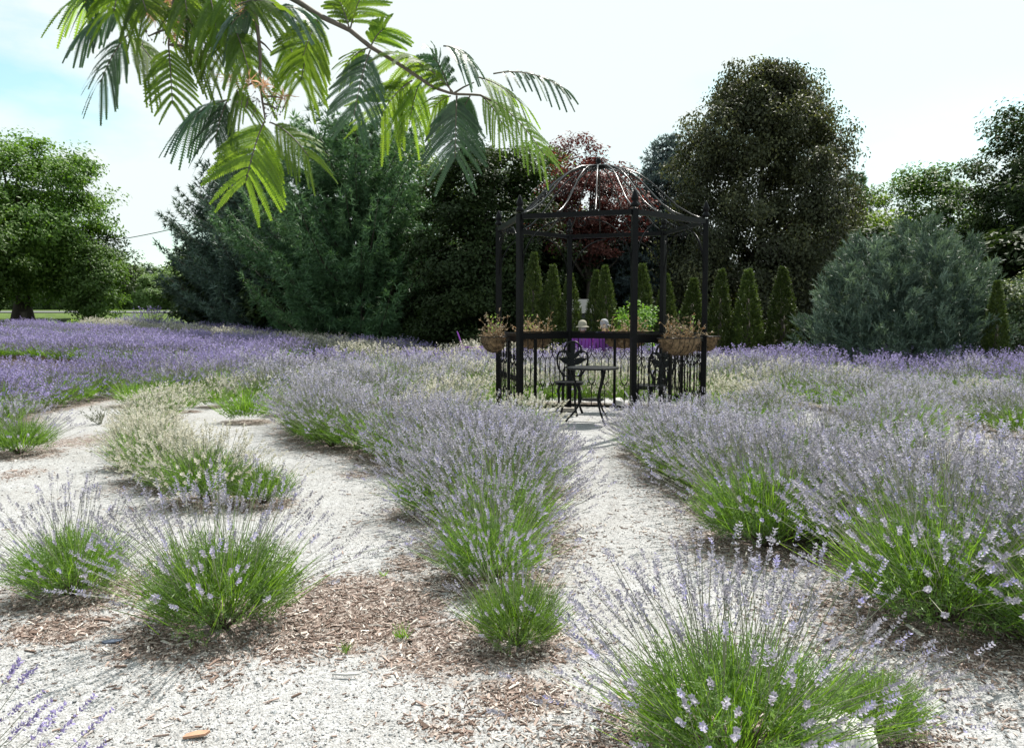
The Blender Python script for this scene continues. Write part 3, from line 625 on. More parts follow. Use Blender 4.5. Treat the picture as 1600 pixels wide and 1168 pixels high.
# coconut-lined hanging troughs on the railings
def basket(i, f, lab, bare=False):
    A, B = pp[i], pp[(i + 1) % 6]; d = unit(B - A); a = math.atan2(d[1], d[0]); c = A + (B - A) * f; nrm = np.array([d[1], -d[0]])
    if np.dot(nrm, c) < 0: nrm = -nrm
    c = c + nrm * .19
    t = thing('hanging_basket', lab, 'hanging basket', (GX + c[0], GY + c[1], 1.06), a, 'coconut-lined planters on the gazebo railing', .88)
    G = Geo(); nu, nv = 18, 12; V = []
    for u in range(nu):
        x = -1 + 2 * u / (nu - 1); e = math.sqrt(max(0, 1 - abs(x) ** 4)) * .9 + .08
        for v in range(nv):
            an = math.pi * v / (nv - 1); j = 1 + rng.uniform(-.07, .07)
            V.append((x * .33 * j, -.15 * e * math.cos(an) * j, -.21 * e * math.sin(an) * j))
    V = np.array(V); Q = [(u * nv + v, (u + 1) * nv + v, (u + 1) * nv + v + 1, u * nv + v + 1) for u in range(nu - 1) for v in range(nv - 1)]
    G.add(V, Q, smooth=True)
    n = 900; k = rng.integers(0, len(V), n); P = V[k]; dd = unit(P * np.array([.3, 1, 1]) + rng.normal(0, .08, (n, 3)))
    G.needles(P, dd + rng.normal(0, .8, (n, 3)), rng.uniform(.02, .06, n), .004)
    G.box((0, 0, -.03), (.60, .22, .02)); part('coco_liner', G, M['coco'], t)
    G = Geo(); th = np.linspace(0, 2 * math.pi, 33); G.tube(np.stack([.345 * np.sign(np.cos(th)) * np.abs(np.cos(th)) ** .5, .158 * np.sign(np.sin(th)) * np.abs(np.sin(th)) ** .5, th * 0 + .005], 1), .006, 5)
    for x in np.linspace(-.28, .28, 7):
        e = math.sqrt(1 - (abs(x) / .33) ** 4) * .9 + .09; an = np.linspace(0, math.pi, 10); G.tube(np.stack([an * 0 + x, -.155 * e * np.cos(an), -.218 * e * np.sin(an)], 1), .003, 4)
    part('wire_frame', G, M['iron'], t)
    if bare: return
    G = Geo(); n = 46; th, D = fan(n, .95, .7); o = np.stack([rng.uniform(-.28, .28, n), rng.uniform(-.09, .09, n), np.zeros(n) - .02], 1); ln = rng.uniform(.08, .30, n)
    tt = np.linspace(0, 1, 5); bend = rng.normal(0, .07, (n, 3)); P = o[:, None] + D[:, None] * (ln[:, None] * tt)[..., None] + bend[:, None] * (tt ** 2)[None, :, None]
    G.ribbon(P, np.array([.007, .006, .006, .005, .003]), unit(np.cross(D, rng.normal(size=(n, 3)))))
    n2 = 12; C = np.repeat(P[:, 1:].reshape(-1, 3), 4, 0); dd = rng.normal(size=C.shape); G.diamonds(C, dd, rng.normal(size=C.shape), rng.uniform(.02, .055, len(C)), rng.uniform(.012, .03, len(C)), fold=.3)
    part('dried_plants', G, M['dried'], t)
    G = Geo(); n = 26; C = np.stack([rng.uniform(.0, .28, n), rng.uniform(-.1, .1, n), rng.uniform(.08, .32, n)], 1); G.diamonds(C, rng.normal(size=C.shape), rng.normal(size=C.shape), .045, .03); part('green_shoots', G, M['hosta'], t)
basket(0, .44, 'long fibre-lined planter of dried plants on the right front railing, fullest of all')
basket(4, .50, 'fibre planter with orange dead plants seen end-on at the gazebo left side')
basket(3, .38, 'fibre planter with pale dry stalks on the back left railing')
basket(2, .42, 'fibre planter behind the gazebo in front of the white-hatted couple')
basket(1, .35, 'bare fibre planter whose end peeks out behind the rightmost gazebo post', True)
# kerb blocks at the back
for (px, py, s, nm, lab) in ((887, 643, (.17, .09, .06), 'paver_block', 'pale concrete paver under the back post of the gazebo'),):
    x, y = at(px, py); G = Geo(); G.box((0, 0, s[2] / 2), s); o = link(nm, G.mesh(nm, M['brick']), None, (x, y - .05, g(x, y)), .1); tag(o, lab, 'paver')
# rocks
def rock(px, py, size, label, seed, sub=None):
    import bmesh
    bm = bmesh.new(); bmesh.ops.create_icosphere(bm, subdivisions=4, radius=1); rs = np.random.default_rng(seed); planes = [(unit(rs.normal(size=3)), rs.uniform(.55, .9)) for _ in range(14)]
    for v in bm.verts:
        c = np.array(v.co)
        for n_, d_ in planes:
            q = np.dot(c, n_)
            if q > d_: c = c - n_ * (q - d_) * .92
        c = c * (1 + .03 * math.sin(9 * c[0] + 5 * c[1]) + .02 * math.sin(17 * c[2] + 11 * c[0]))
        v.co = c * np.array(size)
    me = bpy.data.meshes.new('rock'); bm.to_mesh(me); bm.free(); me.materials.append(M['rock'])
    for p in me.polygons: p.use_smooth = True
    x, y = sub or at(px, py); o = link('rock', me, None, (x, y, g(x, y) + size[2] * .35), .7); tag(o, label, 'rock', 'pale rocks')
rock(0, 0, (.17, .12, .15), 'white limestone rock at the bottom edge between two lavender plants', 3, sub=(.90, 2.14))
rock(966, 640, (.10, .09, .13), 'small pale rock standing behind the gazebo railing', 5)

# ------------------------------------------------------------------ bistro table and chairs
x, y = at(926, 661)
tb = thing('bistro_table', 'small round black bistro table with three curved legs inside the gazebo', 'table', (x, y, 0), R(8))
G = Geo(); G.lathe([(0, .695), (.30, .695), (.315, .690), (.318, .675), (.305, .668), (0, .668)], ns=32, smooth=False); part('tabletop', G, M['castiron'], tb)
G = Geo(); G.lathe([(0, .30), (.135, .30), (.14, .292), (.135, .285), (0, .285)], ns=24, smooth=False); part('shelf', G, M['castiron'], tb)
for k in range(3):
    a = R(-78) + k * 2 * math.pi / 3; u = np.array([math.cos(a), math.sin(a), 0]); G = Geo()
    r_ = np.interp(np.linspace(0, 1, 16), [0, .12, .3, .5, .62, .8, .93, 1], [.27, .255, .20, .145, .15, .22, .30, .335]); z_ = np.linspace(.668, .012, 16)
    from_ = np.outer(r_, u) + np.outer(z_, UP); G.tube(from_, .0125, 6); part('leg', G, M['castiron'], tb)
def leafp(w_, l_, n=8):
    t = np.linspace(0, 1, n); e = np.sin(np.pi * t ** .8) * w_ / 2
    return [(l_ * a, b) for a, b in zip(t, e)] + [(l_ * a, -b) for a, b in zip(t[::-1][1:-1], e[::-1][1:-1])]
def chair():
    t = thing('bistro_chair', 'x', 'chair', (0, 0, 0), 0, 'black cast iron bistro chairs')
    G = Geo(); G.lathe([(0, .455), (.17, .455), (.195, .450), (.20, .438), (.19, .43), (0, .43)], ns=26, smooth=False); seat = part('seat', G, M['castiron'], t)
    G = Geo(); th = np.linspace(0, 2 * math.pi, 27); G.tube(np.stack([.172 * np.cos(th), .172 * np.sin(th), th * 0 + .415], 1), .012, 5); part('apron', G, M['castiron'], seat)
    for sx in (-1, 1):
        for sy in (-1, 1):
            q = np.linspace(0, 1, 10); r_ = np.interp(q, [0, .2, .5, .8, 1], [.15, .185, .17, .19, .235]); u = unit(np.array([sx * .8, sy * 1.0, 0]))
            G = Geo(); G.tube(np.outer(r_, u) + np.outer(.43 - .42 * q, UP), np.interp(q, [0, .25, .7, 1], [.022, .02, .013, .018]), 6); part('leg', G, M['castiron'], t)
    # back: local plane at y=+.17 leaning back
    U_ = np.array([1.0, 0, 0]); Vd = unit(np.array([0, .16, 1.0])); O = np.array([0, .165, .45])
    def W2(p): return O + np.outer(np.asarray(p)[:, 0], U_) + np.outer(np.asarray(p)[:, 1], Vd)
    G = Geo()
    for s_ in (-1, 1):
        prof = [(.115, 0), (.115, .06), (.15, .11), (.19, .17), (.21, .25), (.21, .33), (.19, .385), (.155, .40), (.12, .395)]
        q = np.array(prof); k = np.linspace(0, len(q) - 1, 28); pr = np.stack([np.interp(k, range(len(q)), q[:, 0]) * s_, np.interp(k, range(len(q)), q[:, 1])], 1); G.tube(W2(pr), .014, 6)
        th = np.linspace(0, 2 * math.pi, 17); G.tube(W2(np.stack([s_ * .072 + .052 * np.cos(th), .12 + .062 * np.sin(th)], 1)), .011, 5)
    th = np.linspace(-.25, math.pi + .25, 20); G.tube(W2(np.stack([.118 * np.cos(th), .405 + .128 * np.sin(th)], 1)), .014, 6)
    bk = part('backrest', G, M['castiron'], t)
    G = Geo(); G.plate([(-.042, 0), (.042, 0), (.034, .12), (.032, .24), (.022, .33), (.034, .44), (.028, .53), (-.028, .53), (-.034, .44), (-.022, .33), (-.032, .24), (-.034, .12)], O, U_, Vd, .014, 0); part('centre_splat', G, M['castiron'], bk)
    for s_ in (-1, 1):
        for (h0, an, l_, w_) in ((.30, 50, .16, .06), (.27, 8, .20, .065), (.22, 20, .17, .05)):
            G = Geo(); d_ = U_ * s_ * math.cos(R(an)) + Vd * math.sin(R(an)); e_ = Vd * math.cos(R(an)) - U_ * s_ * math.sin(R(an)); G.plate(leafp(w_, l_), O + Vd * h0 + U_ * s_ * .01, d_, e_, .012); part('cast_leaf', G, M['castiron'], bk)
    return t
c1 = chair(); c1['label'] = 'black cast iron bistro chair with leaf back, left of the table'
x, y = at(889, 648); c1.location = (x, y, 0); c1.rotation_euler.z = R(-16)
c2 = copy_tree(c1); c2['label'] = 'black cast iron bistro chair right of the table, half hidden by lavender'
c2.location = (GX + .68, GY + .02, 0); c2.rotation_euler.z = R(-52)

# ------------------------------------------------------------------ purple adirondack chairs and the seated couple
def adirondack():
    t = thing('adirondack_chair', 'x', 'garden chair', (0, 0, 0), 0, 'purple slatted garden chairs')     # faces -Y locally
    for k in range(7):
        f = (k - 3) / 3; G = Geo(); w_ = .072; lean = .34
        b = np.array([f * .20, .20, .26]); h = .72 - .06 * f * f; tp = b + np.array([f * .09, lean * h, h])
        Vv = [b + [-w_ / 2 * .8, 0, 0], b + [w_ / 2 * .8, 0, 0], tp + [w_ / 2, 0, 0], tp + [-w_ / 2, 0, 0]]; Vv = np.array(Vv); Vv = np.concatenate([Vv, Vv + [0, .02, .006]])
        G.add(Vv, [(0, 1, 2, 3), (7, 6, 5, 4), (0, 4, 5, 1), (1, 5, 6, 2), (2, 6, 7, 3), (3, 7, 4, 0)]); part('back_slat', G, M['purple'], t)
    for k in range(6):
        G = Geo(); G.box((0, -.28 + k * .09, .37 - k * .02), (.52, .08, .02)); part('seat_slat', G, M['purple'], t)
    for s_ in (-1, 1):
        G = Geo(); G.box((s_ * .31, -.02, .555), (.12, .70, .024)); part('armrest', G, M['purple'], t)
        G = Geo(); G.box((s_ * .275, -.29, .272), (.03, .10, .540)); part('front_leg', G, M['purple'], t)
        G = Geo(); V = [(-.33, .36), (-.33, .28), (.50, 0), (.62, 0), (.25, .26)]; V3 = [(s_ * .245 + e, a, b) for e in (-.014, .014) for a, b in V]
        G.add(V3, [(i, (i + 1) % 5, 5 + (i + 1) % 5, 5 + i) for i in range(5)], [(0, 2, 1), (0, 3, 2), (0, 4, 3), (5, 6, 7), (5, 7, 8), (5, 8, 9)]); part('rear_leg', G, M['purple'], t)
    G = Geo(); G.box((0, .36, .52), (.68, .03, .07)); part('back_brace', G, M['purple'], t)
    return t
a1 = adirondack(); a1.location = (pt(735, 520, 21.5)[0] + .1, 21.5, g(-1, 21.5)); a1.rotation_euler.z = R(92); a1['label'] = 'empty purple slatted garden chair seen side-on left of the gazebo'
a2 = copy_tree(a1); a2.location = (1.70, 19.7, 0); a2.rotation_euler.z = R(184); a2['label'] = 'purple slatted garden chair holding the person in the cream hat'
a3 = copy_tree(a1); a3.location = (2.38, 20.5, 0); a3.rotation_euler.z = R(172); a3['label'] = 'purple slatted garden chair holding the person in the white speckled cap'
def skin_obj(name, verts, edges, radii, material, parent, sub=2, root=0):
    me = bpy.data.meshes.new(name); me.from_pydata([tuple(v) for v in verts], edges, []); o = link(name, me, parent)
    md = o.modifiers.new('skin', 'SKIN'); md.use_smooth_shade = True; o.modifiers.new('sub', 'SUBSURF').levels = 1; o.modifiers['sub'].render_levels = sub
    sv = me.skin_vertices[0].data
    for i, r_ in enumerate(radii): sv[i].radius = (r_, r_) if np.isscalar(r_) else r_
    sv[root].use_root = True; me.materials.append(material); return o
def person(loc, rz, label, shirt, hatmat, brim, headturn):
    t = thing('person', label, 'person', loc, rz, 'couple seated behind the gazebo')    # faces -Y, seated at .40
    Vs = []; E = []; Rr = []
    def v(p, r_, par=None):
        Vs.append(p); Rr.append(r_)
        if par is not None: E.append((par, len(Vs) - 1))
        return len(Vs) - 1
    pel = v((0, .10, .43), (.15, .11)); wa = v((0, .16, .62), (.14, .10), pel); ch = v((0, .21, .82), (.16, .11), wa); ns = v((0, .22, .96), .06, ch); nk = v((0, .21, 1.01), .05, ns); h0 = v((0, .19, 1.08), (.070, .082), nk); h1 = v((0, .185, 1.16), (.076, .09), h0); v((0, .19, 1.23), .055, h1)
    for s_ in (-1, 1):
        hp = v((s_ * .09, .06, .42), .09, pel); kn = v((s_ * .13, -.36, .45), .062, hp); an = v((s_ * .13, -.42, .09), .04, kn); v((s_ * .14, -.56, .05), .035, an)
        sh = v((s_ * .18, .215, .90), .055, ch); el = v((s_ * .27, .12, .64), .042, sh); wr = v((s_ * .29, -.10, .60), .028, el); pm = v((s_ * .29, -.17, .595), (.04, .018), wr)
        for q, (dx, ln) in enumerate(((-.030, .072), (-.010, .082), (.010, .078), (.029, .062))):
            f1 = v((s_ * .29 + dx, -.21, .600), .009, pm); v((s_ * .29 + dx * 1.1, -.21 - ln, .583), .008, f1)
        th = v((s_ * .29 - s_ * .045, -.16, .592), .010, pm); v((s_ * .29 - s_ * .055, -.205, .585), .008, th)
    body = skin_obj('body', Vs, E, Rr, M['skin'], t)
    skin_obj('shirt', [(0, .12, .46), (0, .16, .62), (0, .21, .82), (0, .215, .93), (-.18, .215, .90), (-.245, .15, .72), (.18, .215, .90), (.245, .15, .72)], [(0, 1), (1, 2), (2, 3), (2, 4), (4, 5), (2, 6), (6, 7)], [(.17, .13), (.16, .12), (.18, .13), (.09, .075), .075, .062, .075, .062], shirt, t)
    skin_obj('trousers', [(0, .11, .43), (-.10, .04, .425), (-.13, -.36, .455), (-.13, -.42, .14), (.10, .04, .425), (.13, -.36, .455), (.13, -.42, .14)], [(0, 1), (1, 2), (2, 3), (0, 4), (4, 5), (5, 6)], [(.17, .12), .105, .075, .055, .105, .075, .055], M['blue'], t)
    hd = link('head_wear', None, t, (0, .19, 1.13), R(headturn))
    G = Geo(); G.lathe([(.102, .0), (.106, .03), (.104, .07), (.09, .115), (.06, .145), (.03, .155), (0, .158)], ns=16); part('hat_crown', G, hatmat, hd)
    G = Geo()
    if brim == 'round': G.lathe([(.10, .012), (.15, -.004), (.172, -.02), (.15, -.010), (.10, .002)], ns=20)
    else:
        th = np.linspace(math.pi * 1.12, math.pi * 1.88, 9); ins = np.stack([.1 * np.cos(th), .1 * np.sin(th), th * 0 + .015], 1); ou = np.stack([.11 * np.cos(th), .1 * np.sin(th) - .085 * np.abs(np.sin(th)), th * 0 - .005], 1)
        V = np.concatenate([ins, ou, ins - [0, 0, .006], ou - [0, 0, .006]]); G.add(V, [(i, i + 1, 9 + i + 1, 9 + i) for i in range(8)] + [(18 + i + 1, 18 + i, 27 + i, 27 + i + 1) for i in range(8)] + [(9 + i, 10 + i, 28 + i, 27 + i) for i in range(8)])
    part('hat_brim', G, hatmat, hd)
    G = Geo(); n = 160; an = rng.uniform(-.3, math.pi + .3, n); P = np.stack([.088 * np.cos(an), .19 + .094 * np.sin(an), rng.uniform(1.08, 1.16, n)], 1); G.ribbon(np.stack([P, P + np.stack([np.cos(an) * .01, np.sin(an) * .01, -.05 + 0 * an], 1)], 1), np.full((n, 2), .014), np.stack([-np.sin(an), np.cos(an), 0 * an], 1)); part('hair', G, M['hair'], t)
    G = Geo()
    G.add([(0, .088, 1.10), (.014, .098, 1.085), (-.014, .098, 1.085), (0, .10, 1.13), (0, .07, 1.088)], T=[(3, 2, 4), (3, 4, 1), (1, 4, 2)]); part('nose', G, M['skin'], t)
    for s_ in (-1, 1):
        G = Geo(); G.lathe([(0, -.010), (.010, 0), (0, .010)], (s_ * .032, .105, 1.125), 8); part('eye', G, M['blue'], t)
        G = Geo(); G.lathe([(0, -.026), (.011, -.008), (.013, .012), (0, .026)], (s_ * .082, .195, 1.11), 8); part('ear', G, M['skin'], t)
    G = Geo(); G.box((0, .108, 1.062), (.045, .012, .008)); part('mouth', G, M['chipwood'], t)
person((1.70, 19.66, 0), R(184), 'seated person seen from behind in a magenta top and cream sun hat', M['magenta'], M['hat'], 'round', 60)
person((2.36, 20.46, .03), R(172), 'seated person seen from behind in a white speckled cap', M['blue'], M['cap'], 'peak', -75)

# ------------------------------------------------------------------ trees
def tree_trunk(G, h, r0, r1=.03, bend=.15, ns=8):
    k = 8; z = np.linspace(-.1, h, k); P = np.stack([np.cumsum(rng.normal(0, bend / k, k)), np.cumsum(rng.normal(0, bend / k, k)), z], 1); P[0, :2] = 0
    rr = np.interp(z, [-.1, .25, h], [r0 * 1.5, r0, r1]); G.tube(P, rr, ns); return P
def crown_geo(h0, h1, rx, ry, nclump, per, size, clump, shape='round', droop=.2, shell=.5, flat=.6, aspect=.55, lobes=0, lobr=.9):
    """leaf clumps spread through the crown; returns geometry and clump centres"""
    G = Geo(); u = unit(rng.normal(size=(nclump, 3))); rr = (shell + (1 - shell) * rng.random(nclump)) ** .6
    f = rng.random(nclump)
    if shape == 'round': c = u * rr[:, None] * np.array([rx, ry, (h1 - h0) / 2]) + np.array([0, 0, (h0 + h1) / 2])
    else:
        z = f ** (1.0 if shape == 'column' else .85); prof = {'column': np.interp(z, [0, .1, .5, .85, 1], [.75, .95, 1, .8, .45]), 'egg': np.interp(z, [0, .08, .3, .6, .85, 1], [.9, 1, 1, .92, .70, .34])}[shape]
        a = rng.random(nclump) * 6.2832; c = np.stack([rx * prof * rr * np.cos(a), ry * prof * rr * np.sin(a), h0 + (h1 - h0) * z], 1)
    if lobes:
        lc = c[rng.choice(nclump, lobes, replace=False)]; near = np.argmin(((c[:, None] - lc[None]) ** 2).sum(2), 1); dv_ = c - lc[near]; lc = lc * np.append(rng.uniform(.94, 1.08, (1, lobes)).T.repeat(2, 1), rng.uniform(.97, 1.03, (lobes, 1)), 1)
        pull = np.where(rng.random((nclump, 1)) < .7, .74, 1.0); c = lc[near] + dv_ * pull + rng.normal(0, .08, c.shape); ins = rng.random(nclump) < .22; c[ins, :2] *= rng.uniform(.1, .7, (ins.sum(), 1)); c[:, 2] = np.maximum(c[:, 2], h0 * .5)
    cs = clump * rng.uniform(.6, 1.3, nclump)
    n = nclump * per; idx = np.repeat(np.arange(nclump), per)
    off = rng.normal(size=(n, 3)); off = unit(off) * (rng.random((n, 1)) ** .45) * np.array([1, 1, flat])
    P = c[idx] + off * cs[idx, None]
    outw = unit(P - np.array([0, 0, (h0 + h1) * .45])); nn = unit(outw * .7 + np.array([0, 0, .7]) + rng.normal(0, .55, (n, 3)))
    U = unit(np.cross(nn, rng.normal(size=(n, 3))) + np.array([0, 0, -droop])); Vv = np.cross(nn, U)
    ct = rng.random(nclump); r_ = np.clip(ct[idx] * .5 + rng.random(n) * .5, 0, 1)
    G.diamonds(P, U, Vv, size * rng.uniform(.7, 1.3, n), size * aspect, r=r_, fold=.12)
    return G, c
def limbs(G, P, c, k, r0):
    for i in rng.choice(len(c), min(k, len(c)), replace=False):
        e = c[i]; z0 = min(P[-1][2] * .9, max(P[1][2] + .3, e[2] * rng.uniform(.35, .6))); j = np.argmin(abs(P[:, 2] - z0)); s = P[j]
        m_ = (s + e) / 2 + np.array([0, 0, -.08 * np.linalg.norm(e - s)]) + rng.normal(0, .1, 3); G.tube([s, (s + m_) / 2, m_, (m_ + e) / 2 + [0, 0, .02], e], [r0, r0 * .8, r0 * .55, r0 * .35, r0 * .15], 5)
def deciduous(name, label, x, y, h, mleaf, h0, rx, ry, nclump, per, size, clump, shape='round', group=None, tr=.16, cat='tree', nl=14, proto=None, rz=0, scale=None, **kw):
    t = thing(name, label, cat, (x, y, g(x, y)), rz, group, scale)
    if proto:
        for ch in proto.children: c = ch.copy(); COL.objects.link(c); c.parent = t
        return t
    G, c = crown_geo(h0, h, rx, ry, nclump, per, size, clump, shape, **kw); B = Geo(); P = tree_trunk(B, h * .8, tr); limbs(B, P, c, nl, tr * .4)
    part('trunk', B, M['bark'], t); part('crown', G, mleaf, t); return t
def conifer(name, label, x, y, h, rmax, mneedle, z0=.35, dz=.3, per=6, up=.15, tuft=.13, nneed=9, wd=.018, spacing=.15, droop=.0, tr=.15, prof=None, group=None, plume=.42):
    t = thing(name, label, 'tree', (x, y, g(x, y)), 0, group); B = Geo(); tree_trunk(B, h * .96, tr, .015, .05); Pts = []; Dirs = []; Tn = []
    z = z0
    while z < h * .985:
        f = (z - z0) / (h - z0); L0 = rmax * (np.interp(f, *prof) if prof else (1 - f) ** .75)
        for k in range(per):
            bt = rng.random(); a = rng.random() * 6.2832; ln = max(.16, L0 * rng.choice([.5, .72, .9, 1.0, 1.18]) * rng.uniform(.9, 1.08)); d = np.array([math.cos(a), math.sin(a), 0]); s_ = np.array([-d[1], d[0], 0])
            tt = np.linspace(0, 1, 6); path = np.array([0, 0, z]) + np.outer(tt * ln, d) + np.outer(ln * (up * tt ** 2 * 2.2 - droop * np.sin(tt * math.pi) * .3), UP)
            B.tube(path, np.linspace(.035 * ln / rmax + .012, .005, 6), 4)
            nt_ = max(2, int(ln / (spacing * 1.5)))
            for q in range(nt_):
                f2 = .08 + .92 * (q + rng.random() * .5) / nt_; f2 = min(f2, 1); base = np.array([np.interp(f2, tt, path[:, i]) for i in range(3)]); tl = (plume * ln * (1.02 - f2) + .12) * rng.uniform(.7, 1.2)
                for sg in (-1, 1):
                    dv = unit(d * .75 + s_ * sg * .8 + UP * (up * 1.2 * f2 + rng.normal(0, .12))); m_ = max(1, int(tl / spacing))
                    for w_ in range(m_):
                        Pts.append(base + dv * tl * (w_ + 1) / m_ + rng.normal(0, .03, 3)); Dirs.append(dv); Tn.append(bt)
            Pts.append(path[-1]); Dirs.append(unit(path[-1] - path[-2])); Tn.append(bt)
        z += dz * rng.uniform(.75, 1.25) * (.7 + .5 * (1 - f))
    Pts.append(np.array([0, 0, h * .97])); Dirs.append(UP); Tn.append(.5); Tn = np.array(Tn)
    Pts = np.array(Pts); Dirs = np.array(Dirs); n = len(Pts); idx = np.repeat(np.arange(n), nneed)
    dv = unit(Dirs[idx] * .7 + rng.normal(0, .62, (len(idx), 3)) + np.array([0, 0, .18])); G = Geo(); tone = Tn
    G.needles(Pts[idx], dv, tuft * rng.uniform(.7, 1.25, len(idx)), wd, r=np.clip(tone[idx] * .5 + rng.random(len(idx)) * .5, 0, 1))
    part('trunk', B, M['bark'], t); part('crown', G, mneedle, t); return t
M['maple'] = leafmat('maple_leaf', [(0, (.05, .10, .018)), (.6, (.085, .16, .027)), (1, (.15, .24, .045))], .35)
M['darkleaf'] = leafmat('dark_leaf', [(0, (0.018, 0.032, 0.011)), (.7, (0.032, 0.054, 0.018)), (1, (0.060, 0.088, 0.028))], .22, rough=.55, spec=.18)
M['pearleaf'] = leafmat('pear_leaf', [(0, (0.028, 0.025, 0.019)), (.4, (0.040, 0.048, 0.026)), (.72, (0.062, 0.069, 0.037)), (.92, (0.118, 0.124, 0.056)), (1, (0.081, 0.050, 0.037))], .25, rough=.5, spec=.22)
M['yellowleaf'] = leafmat('yellow_green_leaf', [(0, (.06, .10, .015)), (1, (.16, .23, .03))], .4)
M['midleaf'] = leafmat('mid_green_leaf', [(0, (.04, .08, .02)), (1, (.10, .17, .04))], .35)
M['redleaf'] = leafmat('plum_leaf', [(0, (.05, .018, .016)), (.6, (.10, .036, .03)), (1, (.19, .085, .07))], .3, (1.7, .9, .8))
M['pine'] = leafmat('pine_needle', [(0, (.026, .058, .03)), (.5, (.06, .125, .058)), (.85, (.15, .26, .12)), (1, (.20, .31, .16))], .15)
M['pineblue'] = leafmat('blue_pine_needle', [(0, (0.030, 0.053, 0.043)), (.5, (0.056, 0.093, 0.079)), (.85, (0.105, 0.157, 0.128)), (1, (0.144, 0.203, 0.165))], .15)
M['spruce'] = leafmat('blue_spruce_needle', [(0, (0.074, 0.110, 0.123)), (.6, (0.148, 0.210, 0.228)), (1, (0.271, 0.345, 0.383))], .12)
M['juniper'] = leafmat('juniper_spray', [(0, (.032, .056, .045)), (.5, (.085, .13, .105)), (1, (.24, .32, .26))], .15)
M['arbor'] = leafmat('arborvitae_spray', [(0, (0.030, 0.049, 0.012)), (.6, (0.055, 0.085, 0.019)), (1, (0.111, 0.145, 0.034))], .25)
M['varieg'] = leafmat('variegated_leaf', [(0, (0.053, 0.090, 0.038)), (.5, (0.098, 0.143, 0.068)), (.85, (0.225, 0.255, 0.188)), (1, (0.375, 0.375, 0.315))], .25)
M['limeleaf'] = leafmat('lime_leaf', [(0, (0.058, 0.122, 0.022)), (1, (0.130, 0.230, 0.043))], .4)
M['farleaf'] = leafmat('far_leaf', [(0, (.065, .115, .04)), (1, (.15, .22, .075))], .3)
# left: lawn trees
mp1 = deciduous('maple_tree', 'big spreading maple with dark trunk at the left picture edge', -30.5, 50, 11.9, M['maple'], 1.2, 6.2, 5.0, 300, 190, .24, 1.1, tr=.5, nl=16, shell=.3, lobes=26)
deciduous('maple_tree', 'lower sunlit maple crown overlapping the big maple at far left', -31.0, 45.5, 7.4, M['maple'], .8, 3.8, 3.2, 170, 180, .22, .85, tr=.3, nl=12, shell=.3, lobes=16)
deciduous('shade_tree', 'rounded low green tree just right of the big maple', -25.4, 49, 4.9, M['midleaf'], .0, 1.7, 1.8, 80, 140, .2, .7, tr=.15, shell=.3)
deciduous('shade_tree', 'mid-height dark tree standing between the big maple and the rounded one', -27.2, 52, 6.0, M['darkleaf'], .8, 2.6, 2.4, 80, 150, .22, .85, tr=.2, shell=.3)
fp = None
for i, (px, Y, hh) in enumerate(((-60, 92, 9.5), (0, 96, 10), (60, 100, 9.0), (110, 96, 9.5), (160, 104, 8.4), (205, 96, 6.6), (238, 104, 7.0), (262, 92, 5.4), (300, 98, 8.0), (345, 100, 9.0), (400, 98, 9), (30, 84, 6.5), (95, 86, 5.5), (-20, 80, 4.5), (75, 80, 4.2), (130, 82, 4.6), (185, 84, 4.8), (225, 84, 4.4), (280, 86, 4.6), (-110, 82, 7), (5, 79, 4.0))):
    X = (px - 800) / FPX * Y
    if fp is None: fp = deciduous('far_tree', 'hazy green tree in the wood beyond the road', X, Y, 8.5, M['farleaf'], -.6, 3.4, 3.4, 130, 130, .4, 1.1, group='trees beyond the road', tr=.2, shell=.3); fp.scale = (1, 1, hh / 8.5)
    else: deciduous('far_tree', 'hazy green tree in the wood beyond the road', X, Y, hh, None, 0, 0, 0, 0, 0, 0, 0, group='trees beyond the road', proto=fp, rz=i * 1.3, scale=(hh / 8.5 * 1.05, hh / 8.5 * 1.05, hh / 8.5))
# pines
PP = ([0, .12, .3, .5, .7, .85, .95, 1], [.90, 1, .96, .86, .68, .48, .28, .12])
conifer('pine_tree', 'bluish pine at the left end of the evergreen group', -13.7, 40, 8.5, 3.3, M['pineblue'], prof=PP, z0=.2, dz=.46, per=10, up=.20, droop=.25, spacing=.15, wd=.048, tuft=.27, nneed=13, plume=.27)
conifer('pine_tree', 'broad dark green pine with layered branches, largest of the evergreens', -5.9, 31, 8.6, 5.0, M['pine'], prof=PP, z0=.2, dz=.52, per=11, up=.20, droop=.25, spacing=.14, tuft=.26, wd=.042, nneed=14, plume=.24)
conifer('pine_tree', 'pine squeezed between the bluish pine and the broad one', -11.3, 36.8, 8.0, 4.0, M['pineblue'], prof=PP, z0=.2, dz=.36, per=10, up=.22, spacing=.17, wd=.05, tuft=.26, nneed=11, plume=.30)
deciduous('tall_tree', 'yellow-green tree showing above the broad pine', -4.5, 39, 10.0, M['yellowleaf'], .6, 2.5, 2.3, 120, 150, .18, .8, tr=.18)
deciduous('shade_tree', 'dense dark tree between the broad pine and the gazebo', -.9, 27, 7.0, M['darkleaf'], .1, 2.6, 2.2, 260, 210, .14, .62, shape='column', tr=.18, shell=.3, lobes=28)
deciduous('shade_tree', 'grey-green treetop behind the dark tree left of the gazebo dome', 1.3, 38, 9.4, M['midleaf'], .4, 2.2, 2.0, 110, 150, .19, .8, tr=.18, shape='egg')
deciduous('plum_tree', 'red-leaved plum tree behind the gazebo dome', 2.9, 30, 7.7, M['redleaf'], 3.4, 2.5, 2.2, 150, 170, .13, .55, tr=.16, flat=.5, shell=.2, lobes=22)
